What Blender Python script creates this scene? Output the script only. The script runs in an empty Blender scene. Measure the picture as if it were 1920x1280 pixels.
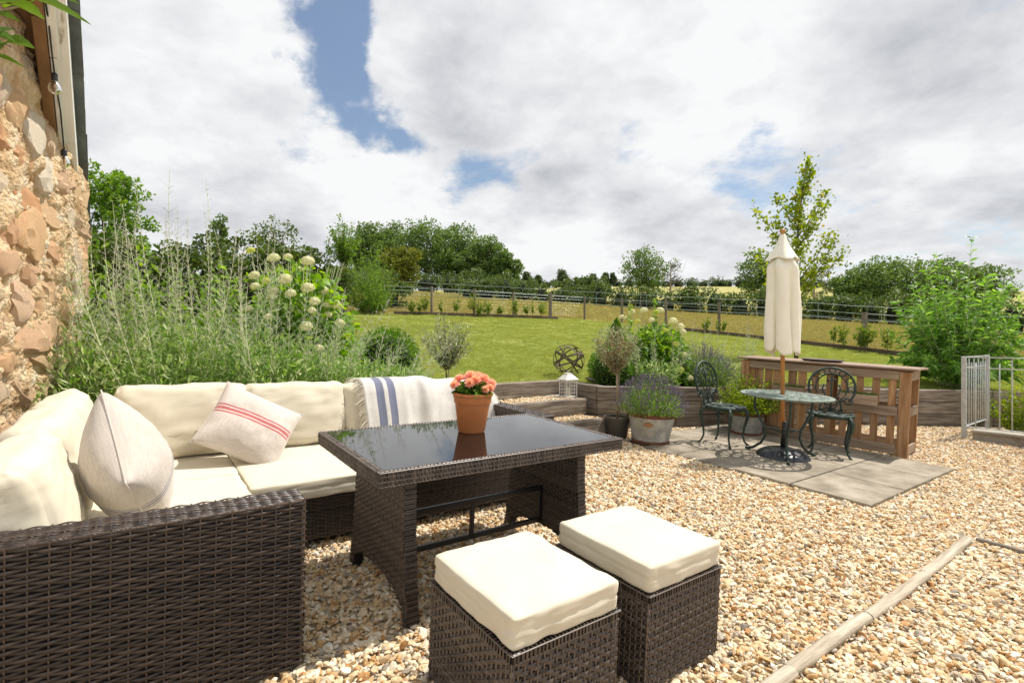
import bpy, bmesh, math, random
import numpy as np
from mathutils import Vector, Matrix, noise
R = math.radians
random.seed(7); rng = np.random.default_rng(7)
scene = bpy.context.scene
C = scene.collection
PI = math.pi

# ------------------------------------------------------------------ camera, sky, sun, exposure
CAMZ = 1.30
cam_d = bpy.data.cameras.new('camera'); cam = bpy.data.objects.new('camera', cam_d); C.objects.link(cam)
cam.location = (0, 0, CAMZ); cam.rotation_euler = (R(90), 0, 0)
cam_d.sensor_width = 36; cam_d.lens = 18.0; cam_d.clip_start = 0.05; cam_d.clip_end = 9000
scene.camera = cam
SUN_EL, SUN_AZ = R(60), R(25)            # azimuth counted from +X towards +Y
sdir = Vector((math.cos(SUN_EL)*math.cos(SUN_AZ), math.cos(SUN_EL)*math.sin(SUN_AZ), math.sin(SUN_EL)))
sun_d = bpy.data.lights.new('sun', 'SUN'); sun = bpy.data.objects.new('sun', sun_d); C.objects.link(sun)
sun.rotation_euler = sdir.to_track_quat('Z', 'Y').to_euler(); sun.location = sdir*60
sun_d.energy = 4.8; sun_d.angle = R(0.53); sun_d.color = (1.0, 0.945, 0.86)
scene.view_settings.view_transform = 'Standard'; scene.view_settings.look = 'None'
scene.view_settings.exposure = 0.25; scene.view_settings.gamma = 1.0
scene.view_settings.use_curve_mapping = False

def build_world():
    w = bpy.data.worlds.new('World'); scene.world = w; w.use_nodes = True
    nt = w.node_tree; nt.nodes.clear(); N = nt.nodes.new; L = nt.links.new
    out = N('ShaderNodeOutputWorld'); bg = N('ShaderNodeBackground')
    sky = N('ShaderNodeTexSky'); sky.sky_type = 'NISHITA'; sky.sun_disc = False
    sky.sun_elevation = SUN_EL; sky.sun_rotation = R(90)-SUN_AZ
    sky.air_density = 1.2; sky.dust_density = 1.0; sky.ozone_density = 1.5
    sk = N('ShaderNodeVectorMath'); sk.operation = 'SCALE'; sk.inputs['Scale'].default_value = 0.10
    L(sky.outputs[0], sk.inputs[0])
    tc = N('ShaderNodeTexCoord')
    sep = N('ShaderNodeSeparateXYZ'); L(tc.outputs['Generated'], sep.inputs[0])
    zz = N('ShaderNodeMath'); zz.operation = 'MAXIMUM'; L(sep.outputs[2], zz.inputs[0]); zz.inputs[1].default_value = 0.0
    za = N('ShaderNodeMath'); za.operation = 'ADD'; L(zz.outputs[0], za.inputs[0]); za.inputs[1].default_value = 0.30
    dv = N('ShaderNodeVectorMath'); dv.operation = 'DIVIDE'
    cz = N('ShaderNodeCombineXYZ')
    for i in range(3): L(za.outputs[0], cz.inputs[i])
    L(tc.outputs['Generated'], dv.inputs[0]); L(cz.outputs[0], dv.inputs[1])
    def nz(scale, detail, rough, off, dist=0.0):
        mp = N('ShaderNodeMapping'); mp.inputs['Location'].default_value = off
        L(dv.outputs[0], mp.inputs[0])
        n = N('ShaderNodeTexNoise'); n.inputs['Scale'].default_value = scale; n.inputs['Detail'].default_value = detail
        n.inputs['Roughness'].default_value = rough; n.inputs['Distortion'].default_value = dist
        L(mp.outputs[0], n.inputs['Vector']); return n.outputs[0]
    def mth(op, a, b=None, clamp=False):
        m = N('ShaderNodeMath'); m.operation = op; m.use_clamp = clamp
        for i, v in enumerate((a, b)):
            if v is None: continue
            if isinstance(v, (int, float)): m.inputs[i].default_value = v
            else: L(v, m.inputs[i])
        return m.outputs[0]
    def mrange(v, a, b, c, d, smooth=True):
        m = N('ShaderNodeMapRange'); m.interpolation_type = 'SMOOTHSTEP' if smooth else 'LINEAR'
        L(v, m.inputs[0])
        for i, q in enumerate((a, b, c, d)): m.inputs[i+1].default_value = q
        return m.outputs[0]
    cov = nz(1.7, 12, 0.62, (3.1, 1.7, 0.0), 0.15)
    # openings in the cloud deck, by direction, with ragged edges
    wn = N('ShaderNodeTexNoise'); wn.inputs['Scale'].default_value = 7.0; wn.inputs['Detail'].default_value = 7; L(tc.outputs['Generated'], wn.inputs['Vector'])
    w0 = N('ShaderNodeVectorMath'); w0.operation = 'SUBTRACT'; L(wn.outputs['Color'], w0.inputs[0]); w0.inputs[1].default_value = (.5, .5, .5)
    wv = N('ShaderNodeVectorMath'); wv.operation = 'MULTIPLY_ADD'; L(w0.outputs[0], wv.inputs[0]); wv.inputs[1].default_value = (.24, .24, .24); L(tc.outputs['Generated'], wv.inputs[2])
    base = cov
    for (px, py, rad, amp) in [(620, 20, .13, .22), (610, 110, .12, .18), (665, 190, .12, .20), (725, 240, .09, .17), (840, 55, .09, .10),
                               (1420, 215, .055, .16), (870, 325, .09, .12), (1060, 500, .17, .13), (560, 330, .10, .10),
                               (430, 300, .10, .10), (560, 250, .07, .08)]:
        d = Vector(((px-960)/960, 1, -(py-640)/960)).normalized()
        ds = N('ShaderNodeVectorMath'); ds.operation = 'DISTANCE'; ds.inputs[1].default_value = d
        L(wv.outputs[0], ds.inputs[0])
        base = mth('SUBTRACT', base, mrange(ds.outputs['Value'], 0.0, rad, amp, 0.0))
    mask = mrange(base, 0.27, 0.41, 0.05, 1.0)
    sh = nz(1.9, 9, 0.55, (-2.3, 4.4, 0.0), 0.1)
    sh2 = nz(8.0, 10, 0.6, (1.3, -2.2, 0.0), 0.2)
    shade = mth('ADD', mth('MULTIPLY', sh, 0.78), mth('MULTIPLY', sh2, 0.22))
    ramp = N('ShaderNodeValToRGB'); L(shade, ramp.inputs[0])
    e = ramp.color_ramp.elements
    e[0].position = 0.32; e[0].color = (0.42, 0.435, 0.47, 1)
    e[1].position = 0.57; e[1].color = (0.80, 0.805, 0.81, 1)
    k = ramp.color_ramp.elements.new(0.44); k.color = (0.61, 0.62, 0.645, 1)
    mix = N('ShaderNodeMix'); mix.data_type = 'RGBA'
    L(mask, mix.inputs[0]); L(sk.outputs[0], mix.inputs[6]); L(ramp.outputs[0], mix.inputs[7])
    L(mix.outputs[2], bg.inputs[0]); bg.inputs[1].default_value = 1.0
    L(bg.outputs[0], out.inputs[0])
build_world()

# ------------------------------------------------------------------ frames and pixel helpers
GA, GB = -0.039, 0.033
def G(x, y): return GA*x + GB*y                       # the gravel yard, a gentle slope
TH = R(36.0); e1 = (math.cos(TH), math.sin(TH)); e2 = (-math.sin(TH), math.cos(TH))
nrm = Vector((-GA, -GB, 1)).normalized()
ex = Vector((e1[0], e1[1], G(*e1))).normalized(); ey = nrm.cross(ex)
FR = Matrix(((ex.x, ey.x, nrm.x, 0), (ex.y, ey.y, nrm.y, 0), (ex.z, ey.z, nrm.z, 0), (0, 0, 0, 1)))
def F(u, v, k=0): return FR @ Vector((u, v, k))        # sofa-set frame -> world
def FM(u, v, k=0, rz=0): return FR @ Matrix.Translation((u, v, k)) @ Matrix.Rotation(rz, 4, 'Z')
def uvxy(u, v): return (u*e1[0]+v*e2[0], u*e1[1]+v*e2[1])
def GP(x, y, k=0, rz=0):                               # upright frame standing on the yard
    return Matrix.Translation((x, y, G(x, y)+k)) @ Matrix.Rotation(rz, 4, 'Z')
def GT(x, y, k=0, rz=0):                               # same, tilted with the yard
    return Matrix.Translation((x, y, G(x, y)+k)) @ Vector((0, 0, 1)).rotation_difference(nrm).to_matrix().to_4x4() @ Matrix.Rotation(rz, 4, 'Z')
def pix(px, py, Y): return Vector(((px-960)/960*Y, Y, CAMZ-(py-640)/960*Y))
def sstep(a, b, x):
    t = min(1, max(0, (x-a)/(b-a))); return t*t*(3-2*t)
def T(x, y):                                           # lawn, field and hill
    yy = min(y, 185.0)
    tilt = -0.055*(x-0.5)
    tilt = max(-4.0, min(4.0, tilt)) * (1-sstep(45, 130, y))
    z = 0.72 + 0.107*(yy-7.3) + tilt
    z += 0.12*math.sin(x*0.21+1)*math.sin(y*0.17)*sstep(10, 30, y) + 1.3*math.sin(x*0.018+0.6)*sstep(60, 150, y)
    if y > 185: z -= (y-185)*0.03
    return z

# ------------------------------------------------------------------ materials
MATS = {}
def newmat(name):
    m = bpy.data.materials.new(name); m.use_nodes = True
    nt = m.node_tree; b = nt.nodes['Principled BSDF']; MATS[name] = m
    return m, nt, b, nt.nodes.new, nt.links.new
def ramp_node(nt, stops):
    r = nt.nodes.new('ShaderNodeValToRGB'); el = r.color_ramp.elements
    el[0].position, el[0].color = stops[0][0], (*stops[0][1], 1)
    el[1].position, el[1].color = stops[-1][0], (*stops[-1][1], 1)
    for p, c in stops[1:-1]:
        k = el.new(p); k.color = (*c, 1)
    return r
def M(name, stops, scale=6, rough=0.6, bump=0.0, bscale=None, stretch=(1, 1, 1), spec=0.5, metal=0.0, detail=5,
      objrand=0.0, sheen=0.0, coat=0.0, bdist=0.01, tl=0.0):
    """principled, colour from a noise ramp; objrand shifts the noise and the value per object"""
    m, nt, b, N, L = newmat(name)
    if not isinstance(stops[0], (tuple, list)): stops = [(0, stops), (1, stops)]
    tc = N('ShaderNodeTexCoord'); mp = N('ShaderNodeMapping'); mp.inputs['Scale'].default_value = stretch
    oi = N('ShaderNodeObjectInfo')
    add = N('ShaderNodeVectorMath'); add.operation = 'MULTIPLY_ADD'
    L(tc.outputs['Object'], mp.inputs[0])
    cb = N('ShaderNodeCombineXYZ')
    for i in range(3): L(oi.outputs['Random'], cb.inputs[i])
    add.inputs[1].default_value = (37, 23, 51); L(cb.outputs[0], add.inputs[0]); L(mp.outputs[0], add.inputs[2])
    n = N('ShaderNodeTexNoise'); n.inputs['Scale'].default_value = scale; n.inputs['Detail'].default_value = detail
    n.inputs['Roughness'].default_value = 0.6
    L(add.outputs[0], n.inputs['Vector'])
    r = ramp_node(nt, stops); L(n.outputs[0], r.inputs[0])
    col = r.outputs[0]
    if objrand:
        hs = N('ShaderNodeHueSaturation'); L(col, hs.inputs['Color'])
        mr = N('ShaderNodeMapRange'); L(oi.outputs['Random'], mr.inputs[0])
        mr.inputs[3].default_value = 1-objrand; mr.inputs[4].default_value = 1+objrand
        L(mr.outputs[0], hs.inputs['Value']); col = hs.outputs[0]
    L(col, b.inputs['Base Color'])
    b.inputs['Roughness'].default_value = rough; b.inputs['Metallic'].default_value = metal
    b.inputs['Specular IOR Level'].default_value = spec
    if sheen: b.inputs['Sheen Weight'].default_value = sheen
    if coat: b.inputs['Coat Weight'].default_value = coat
    if bump:
        n2 = N('ShaderNodeTexNoise'); n2.inputs['Scale'].default_value = bscale or scale*6; n2.inputs['Detail'].default_value = 6
        L(add.outputs[0], n2.inputs['Vector'])
        bp = N('ShaderNodeBump'); bp.inputs['Strength'].default_value = bump; bp.inputs['Distance'].default_value = bdist
        L(n2.outputs[0], bp.inputs['Height']); L(bp.outputs[0], b.inputs['Normal'])
    return m
def leafmat(name, stops, trans=0.45, rough=0.5, tcol=None, spec=0.35):
    """leaf: principled + translucent; colour by the per-leaf attribute var"""
    m, nt, b, N, L = newmat(name)
    at = N('ShaderNodeAttribute'); at.attribute_name = 'var'
    r = ramp_node(nt, stops); L(at.outputs['Fac'], r.inputs[0]); L(r.outputs[0], b.inputs['Base Color'])
    b.inputs['Roughness'].default_value = rough; b.inputs['Specular IOR Level'].default_value = spec
    if trans:
        t = N('ShaderNodeBsdfTranslucent'); mx = N('ShaderNodeMixShader'); mx.inputs[0].default_value = trans
        hs = N('ShaderNodeHueSaturation'); hs.inputs['Hue'].default_value = 0.485; hs.inputs['Saturation'].default_value = 1.15
        hs.inputs['Value'].default_value = 1.5
        L(r.outputs[0], hs.inputs['Color']); L(hs.outputs[0], t.inputs['Color'])
        L(b.outputs[0], mx.inputs[1]); L(t.outputs[0], mx.inputs[2])
        L(mx.outputs[0], nt.nodes['Material Output'].inputs['Surface'])
    return m

# ------------------------------------------------------------------ scene-graph helpers
def tag(o, label, cat, group=None):
    o['label'] = label; o['category'] = cat
    if group: o['group'] = group
    return o
def thing(name, label, cat, mat=None, group=None):
    o = bpy.data.objects.new(name, None); C.objects.link(o); o.empty_display_size = 0.1
    if mat is not None: o.matrix_world = mat
    return tag(o, label, cat, group)
def link(name, me, mats=None, parent=None, mw=None):
    o = bpy.data.objects.new(name, me); C.objects.link(o)
    if mats is not None:
        for q in (mats if isinstance(mats, (list, tuple)) else [mats]): me.materials.append(q)
    if parent is not None: o.parent = parent
    if mw is not None:
        if parent is None: o.matrix_world = mw
        else: o.matrix_local = mw
    return o
def copy_tree(o, mw, label=None, group=None):
    c = o.copy(); C.objects.link(c); c.matrix_world = mw
    if label: c['label'] = label
    if group: c['group'] = group
    for ch in o.children:
        k = ch.copy(); C.objects.link(k); k.parent = c
        for g in ch.children:
            q = g.copy(); C.objects.link(q); q.parent = k
    return c
def npmesh(name, V, Fs, var=None, smooth=False, attrs=None, mi=None):
    """V (n,3); Fs list of int arrays (m,k)"""
    me = bpy.data.meshes.new(name)
    V = np.asarray(V, dtype=np.float32)
    me.vertices.add(len(V)); me.vertices.foreach_set('co', V.ravel())
    loops = np.concatenate([f.ravel() for f in Fs]).astype(np.int32)
    cnt = np.concatenate([np.full(len(f), f.shape[1], dtype=np.int32) for f in Fs])
    start = np.concatenate([[0], np.cumsum(cnt)[:-1]]).astype(np.int32)
    me.loops.add(len(loops)); me.loops.foreach_set('vertex_index', loops)
    me.polygons.add(len(cnt)); me.polygons.foreach_set('loop_start', start); me.polygons.foreach_set('loop_total', cnt)
    if mi is not None: me.polygons.foreach_set('material_index', np.asarray(mi, dtype=np.int32))
    if smooth: me.polygons.foreach_set('use_smooth', np.ones(len(cnt), dtype=bool))
    for k, a in (attrs or {}).items():
        at = me.attributes.new(k, 'FLOAT', 'POINT'); at.data.foreach_set('value', np.asarray(a, dtype=np.float32))
    if var is not None:
        at = me.attributes.new('var', 'FLOAT', 'POINT'); at.data.foreach_set('value', np.asarray(var, dtype=np.float32))
    me.update(calc_edges=True); me.validate()
    return me

class MB:
    """collects plain geometry for ONE mesh"""
    def __init__(s): s.V = []; s.F = []; s.m = []
    def add(s, vs, fs, mi=0):
        b = len(s.V); s.V += [tuple(v) for v in vs]; s.F += [tuple(i+b for i in f) for f in fs]; s.m += [mi]*len(fs)
    def box(s, c, size, rot=None, bev=0.004, mi=0):
        hx, hy, hz = size[0]/2, size[1]/2, size[2]/2; b = min(bev, hx*.9, hy*.9, hz*.9)
        c = Vector(c); vs = []; idx = {}
        for sx in (-1, 1):
            for sy in (-1, 1):
                for sz in (-1, 1):
                    for ax in range(3):
                        p = Vector((sx*(hx-(0 if ax == 0 else b)), sy*(hy-(0 if ax == 1 else b)), sz*(hz-(0 if ax == 2 else b))))
                        idx[(sx, sy, sz, ax)] = len(vs); vs.append(p)
        fs = []
        for ax in range(3):
            o = [q for q in range(3) if q != ax]
            for sg in (-1, 1):
                f = []
                for (a, bb) in ((-1, -1), (1, -1), (1, 1), (-1, 1)):
                    k = [0, 0, 0]; k[ax] = sg; k[o[0]] = a; k[o[1]] = bb; f.append(idx[(*k, ax)])
                flip = (sg < 0) ^ (ax == 1)
                fs.append(f[::-1] if flip else f)
        for ax in range(3):                      # edges along ax
            o = [q for q in range(3) if q != ax]
            for a in (-1, 1):
                for bb in (-1, 1):
                    k0 = [0, 0, 0]; k0[ax] = -1; k0[o[0]] = a; k0[o[1]] = bb; k1 = list(k0); k1[ax] = 1
                    fs.append([idx[(*k0, o[0])], idx[(*k1, o[0])], idx[(*k1, o[1])], idx[(*k0, o[1])]])
        for sx in (-1, 1):
            for sy in (-1, 1):
                for sz in (-1, 1): fs.append([idx[(sx, sy, sz, q)] for q in range(3)])
        if rot is not None: vs = [rot @ v for v in vs]
        s.add([v+c for v in vs], fs, mi)
    def beam(s, p0, p1, w, h, bev=0.004, mi=0, up=(0, 0, 1)):
        p0, p1 = Vector(p0), Vector(p1); d = (p1-p0); L = d.length; d.normalize()
        u = Vector(up); y = u.cross(d).normalized() if abs(u.dot(d)) < .99 else Vector((0, 1, 0)); z = d.cross(y)
        rot = Matrix((d, y, z)).transposed()
        s.box((p0+p1)/2, (L, w, h), rot, bev, mi)
    def tube(s, pts, rad, n=6, mi=0, cap=True, flat=1.0):
        pts = [Vector(p) for p in pts]
        if not isinstance(rad, (list, tuple)): rad = [rad]*len(pts)
        vs = []; fs = []; prev = None
        for i, p in enumerate(pts):
            d = (pts[min(i+1, len(pts)-1)]-pts[max(i-1, 0)])
            if d.length < 1e-9: d = Vector((0, 0, 1))
            d.normalize()
            if prev is None:
                a = Vector((0, 0, 1)) if abs(d.z) < .9 else Vector((1, 0, 0)); x = a.cross(d).normalized()
            else:
                x = prev - d*prev.dot(d)
                x = x.normalized() if x.length > 1e-6 else Vector((1, 0, 0))
            prev = x; y = d.cross(x)
            for k in range(n):
                t = 2*PI*k/n; vs.append(p + (x*math.cos(t) + y*math.sin(t)*flat)*rad[i])
        for i in range(len(pts)-1):
            for k in range(n):
                fs.append((i*n+k, i*n+(k+1) % n, (i+1)*n+(k+1) % n, (i+1)*n+k))
        if cap: fs.append(tuple(range(n))[::-1]); fs.append(tuple((len(pts)-1)*n+k for k in range(n)))
        s.add(vs, fs, mi)
    def ring(s, c, rad, r, n=24, m=5, axis=None, mi=0, sx=1.0):
        ax = axis or Matrix.Identity(3)
        pts = [Vector(c) + ax @ Vector((rad*sx*math.cos(2*PI*i/n), rad*math.sin(2*PI*i/n), 0)) for i in range(n+1)]
        s.tube(pts, r, m, mi, cap=False)
    def lathe(s, prof, n=24, c=(0, 0, 0), mi=0, close=True):
        vs = []; fs = []
        for r, z in prof:
            for k in range(n):
                t = 2*PI*k/n; vs.append((c[0]+r*math.cos(t), c[1]+r*math.sin(t), c[2]+z))
        for i in range(len(prof)-1):
            for k in range(n): fs.append((i*n+k, i*n+(k+1) % n, (i+1)*n+(k+1) % n, (i+1)*n+k))
        if close:
            fs.append(tuple(range(n))[::-1]); fs.append(tuple((len(prof)-1)*n+k for k in range(n)))
        s.add(vs, fs, mi)
    def mesh(s, name, smooth=False):
        me = bpy.data.meshes.new(name); me.from_pydata(s.V, [], s.F)
        me.polygons.foreach_set('material_index', s.m)
        if smooth:
            me.polygons.foreach_set('use_smooth', [True]*len(s.F))
        me.update(); return me
    def build(s, name, mats, parent=None, mw=None, smooth=False):
        return link(name, s.mesh(name, smooth), mats, parent, mw)
def autosmooth(me, ang=40):
    try: me.set_sharp_from_angle(angle=R(ang))
    except Exception: pass

# ------------------------------------------------------------------ foliage helpers
def unit(a): return a/np.maximum(np.linalg.norm(a, axis=1, keepdims=True), 1e-9)
def leaf_geo(P, D, Lg, Wd, r, six=False, droop=0.15, up=0.5):
    """one leaf per row: P base, D direction; returns V, faces"""
    n = len(P); P = np.asarray(P, float); D = unit(np.asarray(D, float))
    Lg = np.broadcast_to(np.asarray(Lg, float), (n,))[:, None]; Wd = np.broadcast_to(np.asarray(Wd, float), (n,))[:, None]
    rv = r.normal(size=(n, 3)); rv[:, 2] += up*2
    S = unit(np.cross(D, rv)); Nn = np.cross(S, D)
    if not six:
        V = np.stack([P, P+D*Lg*.5+S*Wd*.5-Nn*Wd*.08, P+D*Lg, P+D*Lg*.5-S*Wd*.5-Nn*Wd*.08], 1).reshape(-1, 3)
        b = np.arange(n)[:, None]*4
        return V, [np.concatenate([b, b+1, b+2, b+3], 1)]
    dz = np.array([0, 0, -1.0])
    a1 = P+D*Lg*.35+dz*Lg*droop*.12; a2 = P+D*Lg*.72+dz*Lg*droop*.5; tip = P+D*Lg+dz*Lg*droop
    V = np.stack([P, a1+S*Wd*.5+Nn*Wd*.12, a1-S*Wd*.5+Nn*Wd*.12, a2+S*Wd*.36+Nn*Wd*.08, a2-S*Wd*.36+Nn*Wd*.08, tip], 1).reshape(-1, 3)
    b = np.arange(n)[:, None]*6
    return V, [np.concatenate([b, b+1, b+2], 1), np.concatenate([b+2, b+1, b+3, b+4], 1), np.concatenate([b+4, b+3, b+5], 1)]
def leaf_mesh(name, P, D, Lg, Wd, r, six=False, var=None, **kw):
    V, Fs = leaf_geo(P, D, Lg, Wd, r, six, **kw); k = 6 if six else 4
    if var is None: var = r.random(len(P))
    return npmesh(name, V, Fs, var=np.repeat(var, k))
def sph(r, n):
    v = r.normal(size=(n, 3)); return unit(v)
class TubeSet:
    """many thin tubes in one mesh, triangular section"""
    def __init__(s): s.V = []; s.F = []; s.n = 0; s.va = []
    def add(s, pts, r0, r1, var=0.5, k=3):
        pts = np.asarray(pts, float); m = len(pts)
        d = np.gradient(pts, axis=0); d = unit(d)
        a = np.array([0.31, 0.77, 0.12]); x = unit(np.cross(d, a)); y = np.cross(d, x)
        rr = np.linspace(r0, r1, m)[:, None]
        vs = np.stack([pts + rr*(x*math.cos(2*PI*i/k)+y*math.sin(2*PI*i/k)) for i in range(k)], 1).reshape(-1, 3)
        i = np.arange(m-1)[:, None]*k + s.n; j = np.arange(k)[None, :]; j2 = (j+1) % k
        f = np.stack([i+j, i+j2, i+k+j2, i+k+j], -1).reshape(-1, 4)
        s.V.append(vs); s.F.append(f); s.n += len(vs); s.va.append(np.full(len(vs), var))
    def mesh(s, name): return npmesh(name, np.concatenate(s.V), [np.concatenate(s.F)], var=np.concatenate(s.va), smooth=True)
# ------------------------------------------------------------------ material library
wood_grey = M('weathered_oak', [(0.28, (.06, .047, .038)), (0.5, (.20, .165, .13)), (0.72, (.38, .335, .28))], scale=5, rough=.85,
              bump=.7, bscale=26, stretch=(.5, 6, 6), objrand=.22, spec=.25, bdist=.012)
wood_pallet = M('pallet_pine', [(0.25, (.17, .08, .035)), (0.5, (.34, .19, .09)), (0.8, (.47, .31, .18))], scale=4, rough=.75,
                bump=.35, bscale=30, stretch=(6, 6, .6), objrand=.25, spec=.3)
wood_pallet_h = M('pallet_pine_rail', [(0.25, (.18, .12, .08)), (0.5, (.34, .25, .175)), (0.8, (.50, .40, .30))], scale=4, rough=.8,
                  bump=.35, bscale=30, stretch=(.6, 6, 6), objrand=.2, spec=.3)
wood_pole = M('bleached_pole', [(0.25, (.22, .175, .125)), (0.5, (.45, .385, .295)), (0.75, (.62, .56, .46))], scale=5, rough=.85, bump=.5,
              bscale=30, stretch=(.5, 7, 7), spec=.2)
wood_post = M('fence_post_wood', [(0.2, (.13, .105, .08)), (0.8, (.30, .25, .20))], scale=6, rough=.9, bump=.5, stretch=(5, 5, .7), objrand=.2, spec=.2)
wood_brown = M('soffit_wood', [(0.2, (.12, .06, .025)), (0.8, (.26, .14, .06))], scale=4, rough=.7, bump=.3, stretch=(1, 5, 5), objrand=.15)
wood_teak = M('parasol_pole_wood', [(0.2, (.36, .15, .03)), (0.8, (.50, .23, .06))], scale=5, rough=.35, stretch=(6, 6, .5), bump=.1)
white_paint = M('flaking_white_paint', [(0.28, (.36, .31, .24)), (0.36, (.74, .74, .71)), (0.7, (.82, .82, .80))], scale=7, rough=.55, bump=.25, stretch=(.5, 2, 2))
slate = M('roof_slate', [(0.25, (.06, .075, .08)), (0.75, (.145, .165, .165))], scale=9, rough=.6, bump=.4, objrand=.15)
mortar = M('lime_mortar', [(0.28, (.42, .26, .13)), (0.45, (.62, .44, .26)), (0.58, (.70, .55, .37)), (0.72, (.80, .72, .58))], scale=7, rough=.95, bump=1.0, bscale=45, spec=.1, bdist=.03)
def stone_mat():
    m, nt, b, N, L = newmat('wall_stone')
    oi = N('ShaderNodeObjectInfo')
    r = ramp_node(nt, [(0, (.80, .60, .40)), (.2, (.78, .51, .30)), (.38, (.72, .40, .22)), (.55, (.82, .70, .55)), (.7, (.78, .55, .37)), (.85, (.85, .78, .67)), (1, (.75, .45, .26))])
    L(oi.outputs['Random'], r.inputs[0])
    tc = N('ShaderNodeTexCoord'); ad = N('ShaderNodeVectorMath'); ad.operation = 'MULTIPLY_ADD'
    cb = N('ShaderNodeCombineXYZ')
    for i in range(3): L(oi.outputs['Random'], cb.inputs[i])
    ad.inputs[1].default_value = (31, 17, 43); L(cb.outputs[0], ad.inputs[0]); L(tc.outputs['Object'], ad.inputs[2])
    n = N('ShaderNodeTexNoise'); n.inputs['Scale'].default_value = 14; n.inputs['Detail'].default_value = 8; n.inputs['Roughness'].default_value = .68
    L(ad.outputs[0], n.inputs['Vector'])
    r2 = ramp_node(nt, [(.28, (.72, .60, .46)), (.42, (1, .94, .84)), (.58, (1.04, 1.02, 1.0)), (.70, (1.15, 1.15, 1.15))]); L(n.outputs[0], r2.inputs[0])
    mx = N('ShaderNodeMix'); mx.data_type = 'RGBA'; mx.blend_type = 'MULTIPLY'; mx.inputs[0].default_value = 1
    L(r.outputs[0], mx.inputs[6]); L(r2.outputs[0], mx.inputs[7]); L(mx.outputs[2], b.inputs['Base Color'])
    b.inputs['Roughness'].default_value = .92; b.inputs['Specular IOR Level'].default_value = .15
    n2 = N('ShaderNodeTexNoise'); n2.inputs['Scale'].default_value = 26; n2.inputs['Detail'].default_value = 8; n2.inputs['Roughness'].default_value = .7
    L(ad.outputs[0], n2.inputs['Vector'])
    bp = N('ShaderNodeBump'); bp.inputs['Strength'].default_value = 1.0; bp.inputs['Distance'].default_value = .018
    L(n2.outputs[0], bp.inputs['Height']); L(bp.outputs[0], b.inputs['Normal'])
    return m
stone_m = stone_mat()
def gravel_mat():
    m, nt, b, N, L = newmat('gravel_stone')
    oi = N('ShaderNodeObjectInfo')
    r = ramp_node(nt, [(0, (.66, .50, .31)), (.14, (.74, .65, .50)), (.30, (.56, .36, .17)), (.41, (.74, .66, .53)), (.54, (.64, .48, .28)),
                       (.68, (.46, .25, .10)), (.73, (.72, .60, .42)), (.87, (.42, .37, .31)), (.94, (.80, .75, .66)), (.985, (.26, .23, .20)), (1, (.26, .23, .20))])
    r.color_ramp.interpolation = 'CONSTANT'
    L(oi.outputs['Random'], r.inputs[0])
    tc = N('ShaderNodeTexCoord'); n = N('ShaderNodeTexNoise'); n.inputs['Scale'].default_value = 1.6; n.inputs['Detail'].default_value = 4
    L(tc.outputs['Object'], n.inputs['Vector'])
    r2 = ramp_node(nt, [(.3, (.72, .68, .62)), (.65, (1.12, 1.1, 1.06))]); L(n.outputs[0], r2.inputs[0])
    mx = N('ShaderNodeMix'); mx.data_type = 'RGBA'; mx.blend_type = 'MULTIPLY'; mx.inputs[0].default_value = 1
    L(r.outputs[0], mx.inputs[6]); L(r2.outputs[0], mx.inputs[7]); L(mx.outputs[2], b.inputs['Base Color'])
    b.inputs['Roughness'].default_value = .7; b.inputs['Specular IOR Level'].default_value = .3
    return m
gravel_m = gravel_mat()
def gravel_bed_mat():
    m, nt, b, N, L = newmat('gravel_bed')
    tc = N('ShaderNodeTexCoord'); v = N('ShaderNodeTexVoronoi'); v.inputs['Scale'].default_value = 48
    L(tc.outputs['Object'], v.inputs['Vector'])
    sp = N('ShaderNodeSeparateColor'); L(v.outputs['Color'], sp.inputs[0])
    r = ramp_node(nt, [(0, (.56, .42, .25)), (.3, (.66, .57, .42)), (.5, (.42, .26, .12)), (.75, (.66, .60, .48)), (1, (.28, .23, .18))])
    L(sp.outputs[0], r.inputs[0]); L(r.outputs[0], b.inputs['Base Color'])
    bp = N('ShaderNodeBump'); bp.inputs['Strength'].default_value = 1; bp.inputs['Distance'].default_value = .012; bp.invert = True
    L(v.outputs['Distance'], bp.inputs['Height']); L(bp.outputs[0], b.inputs['Normal'])
    b.inputs['Roughness'].default_value = .9
    return m
gravel_bed_m = gravel_bed_mat()
soil_m = M('soil', [(0.3, (.035, .024, .016)), (.7, (.10, .07, .045))], scale=20, rough=.95, bump=1, bdist=.03)
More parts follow.
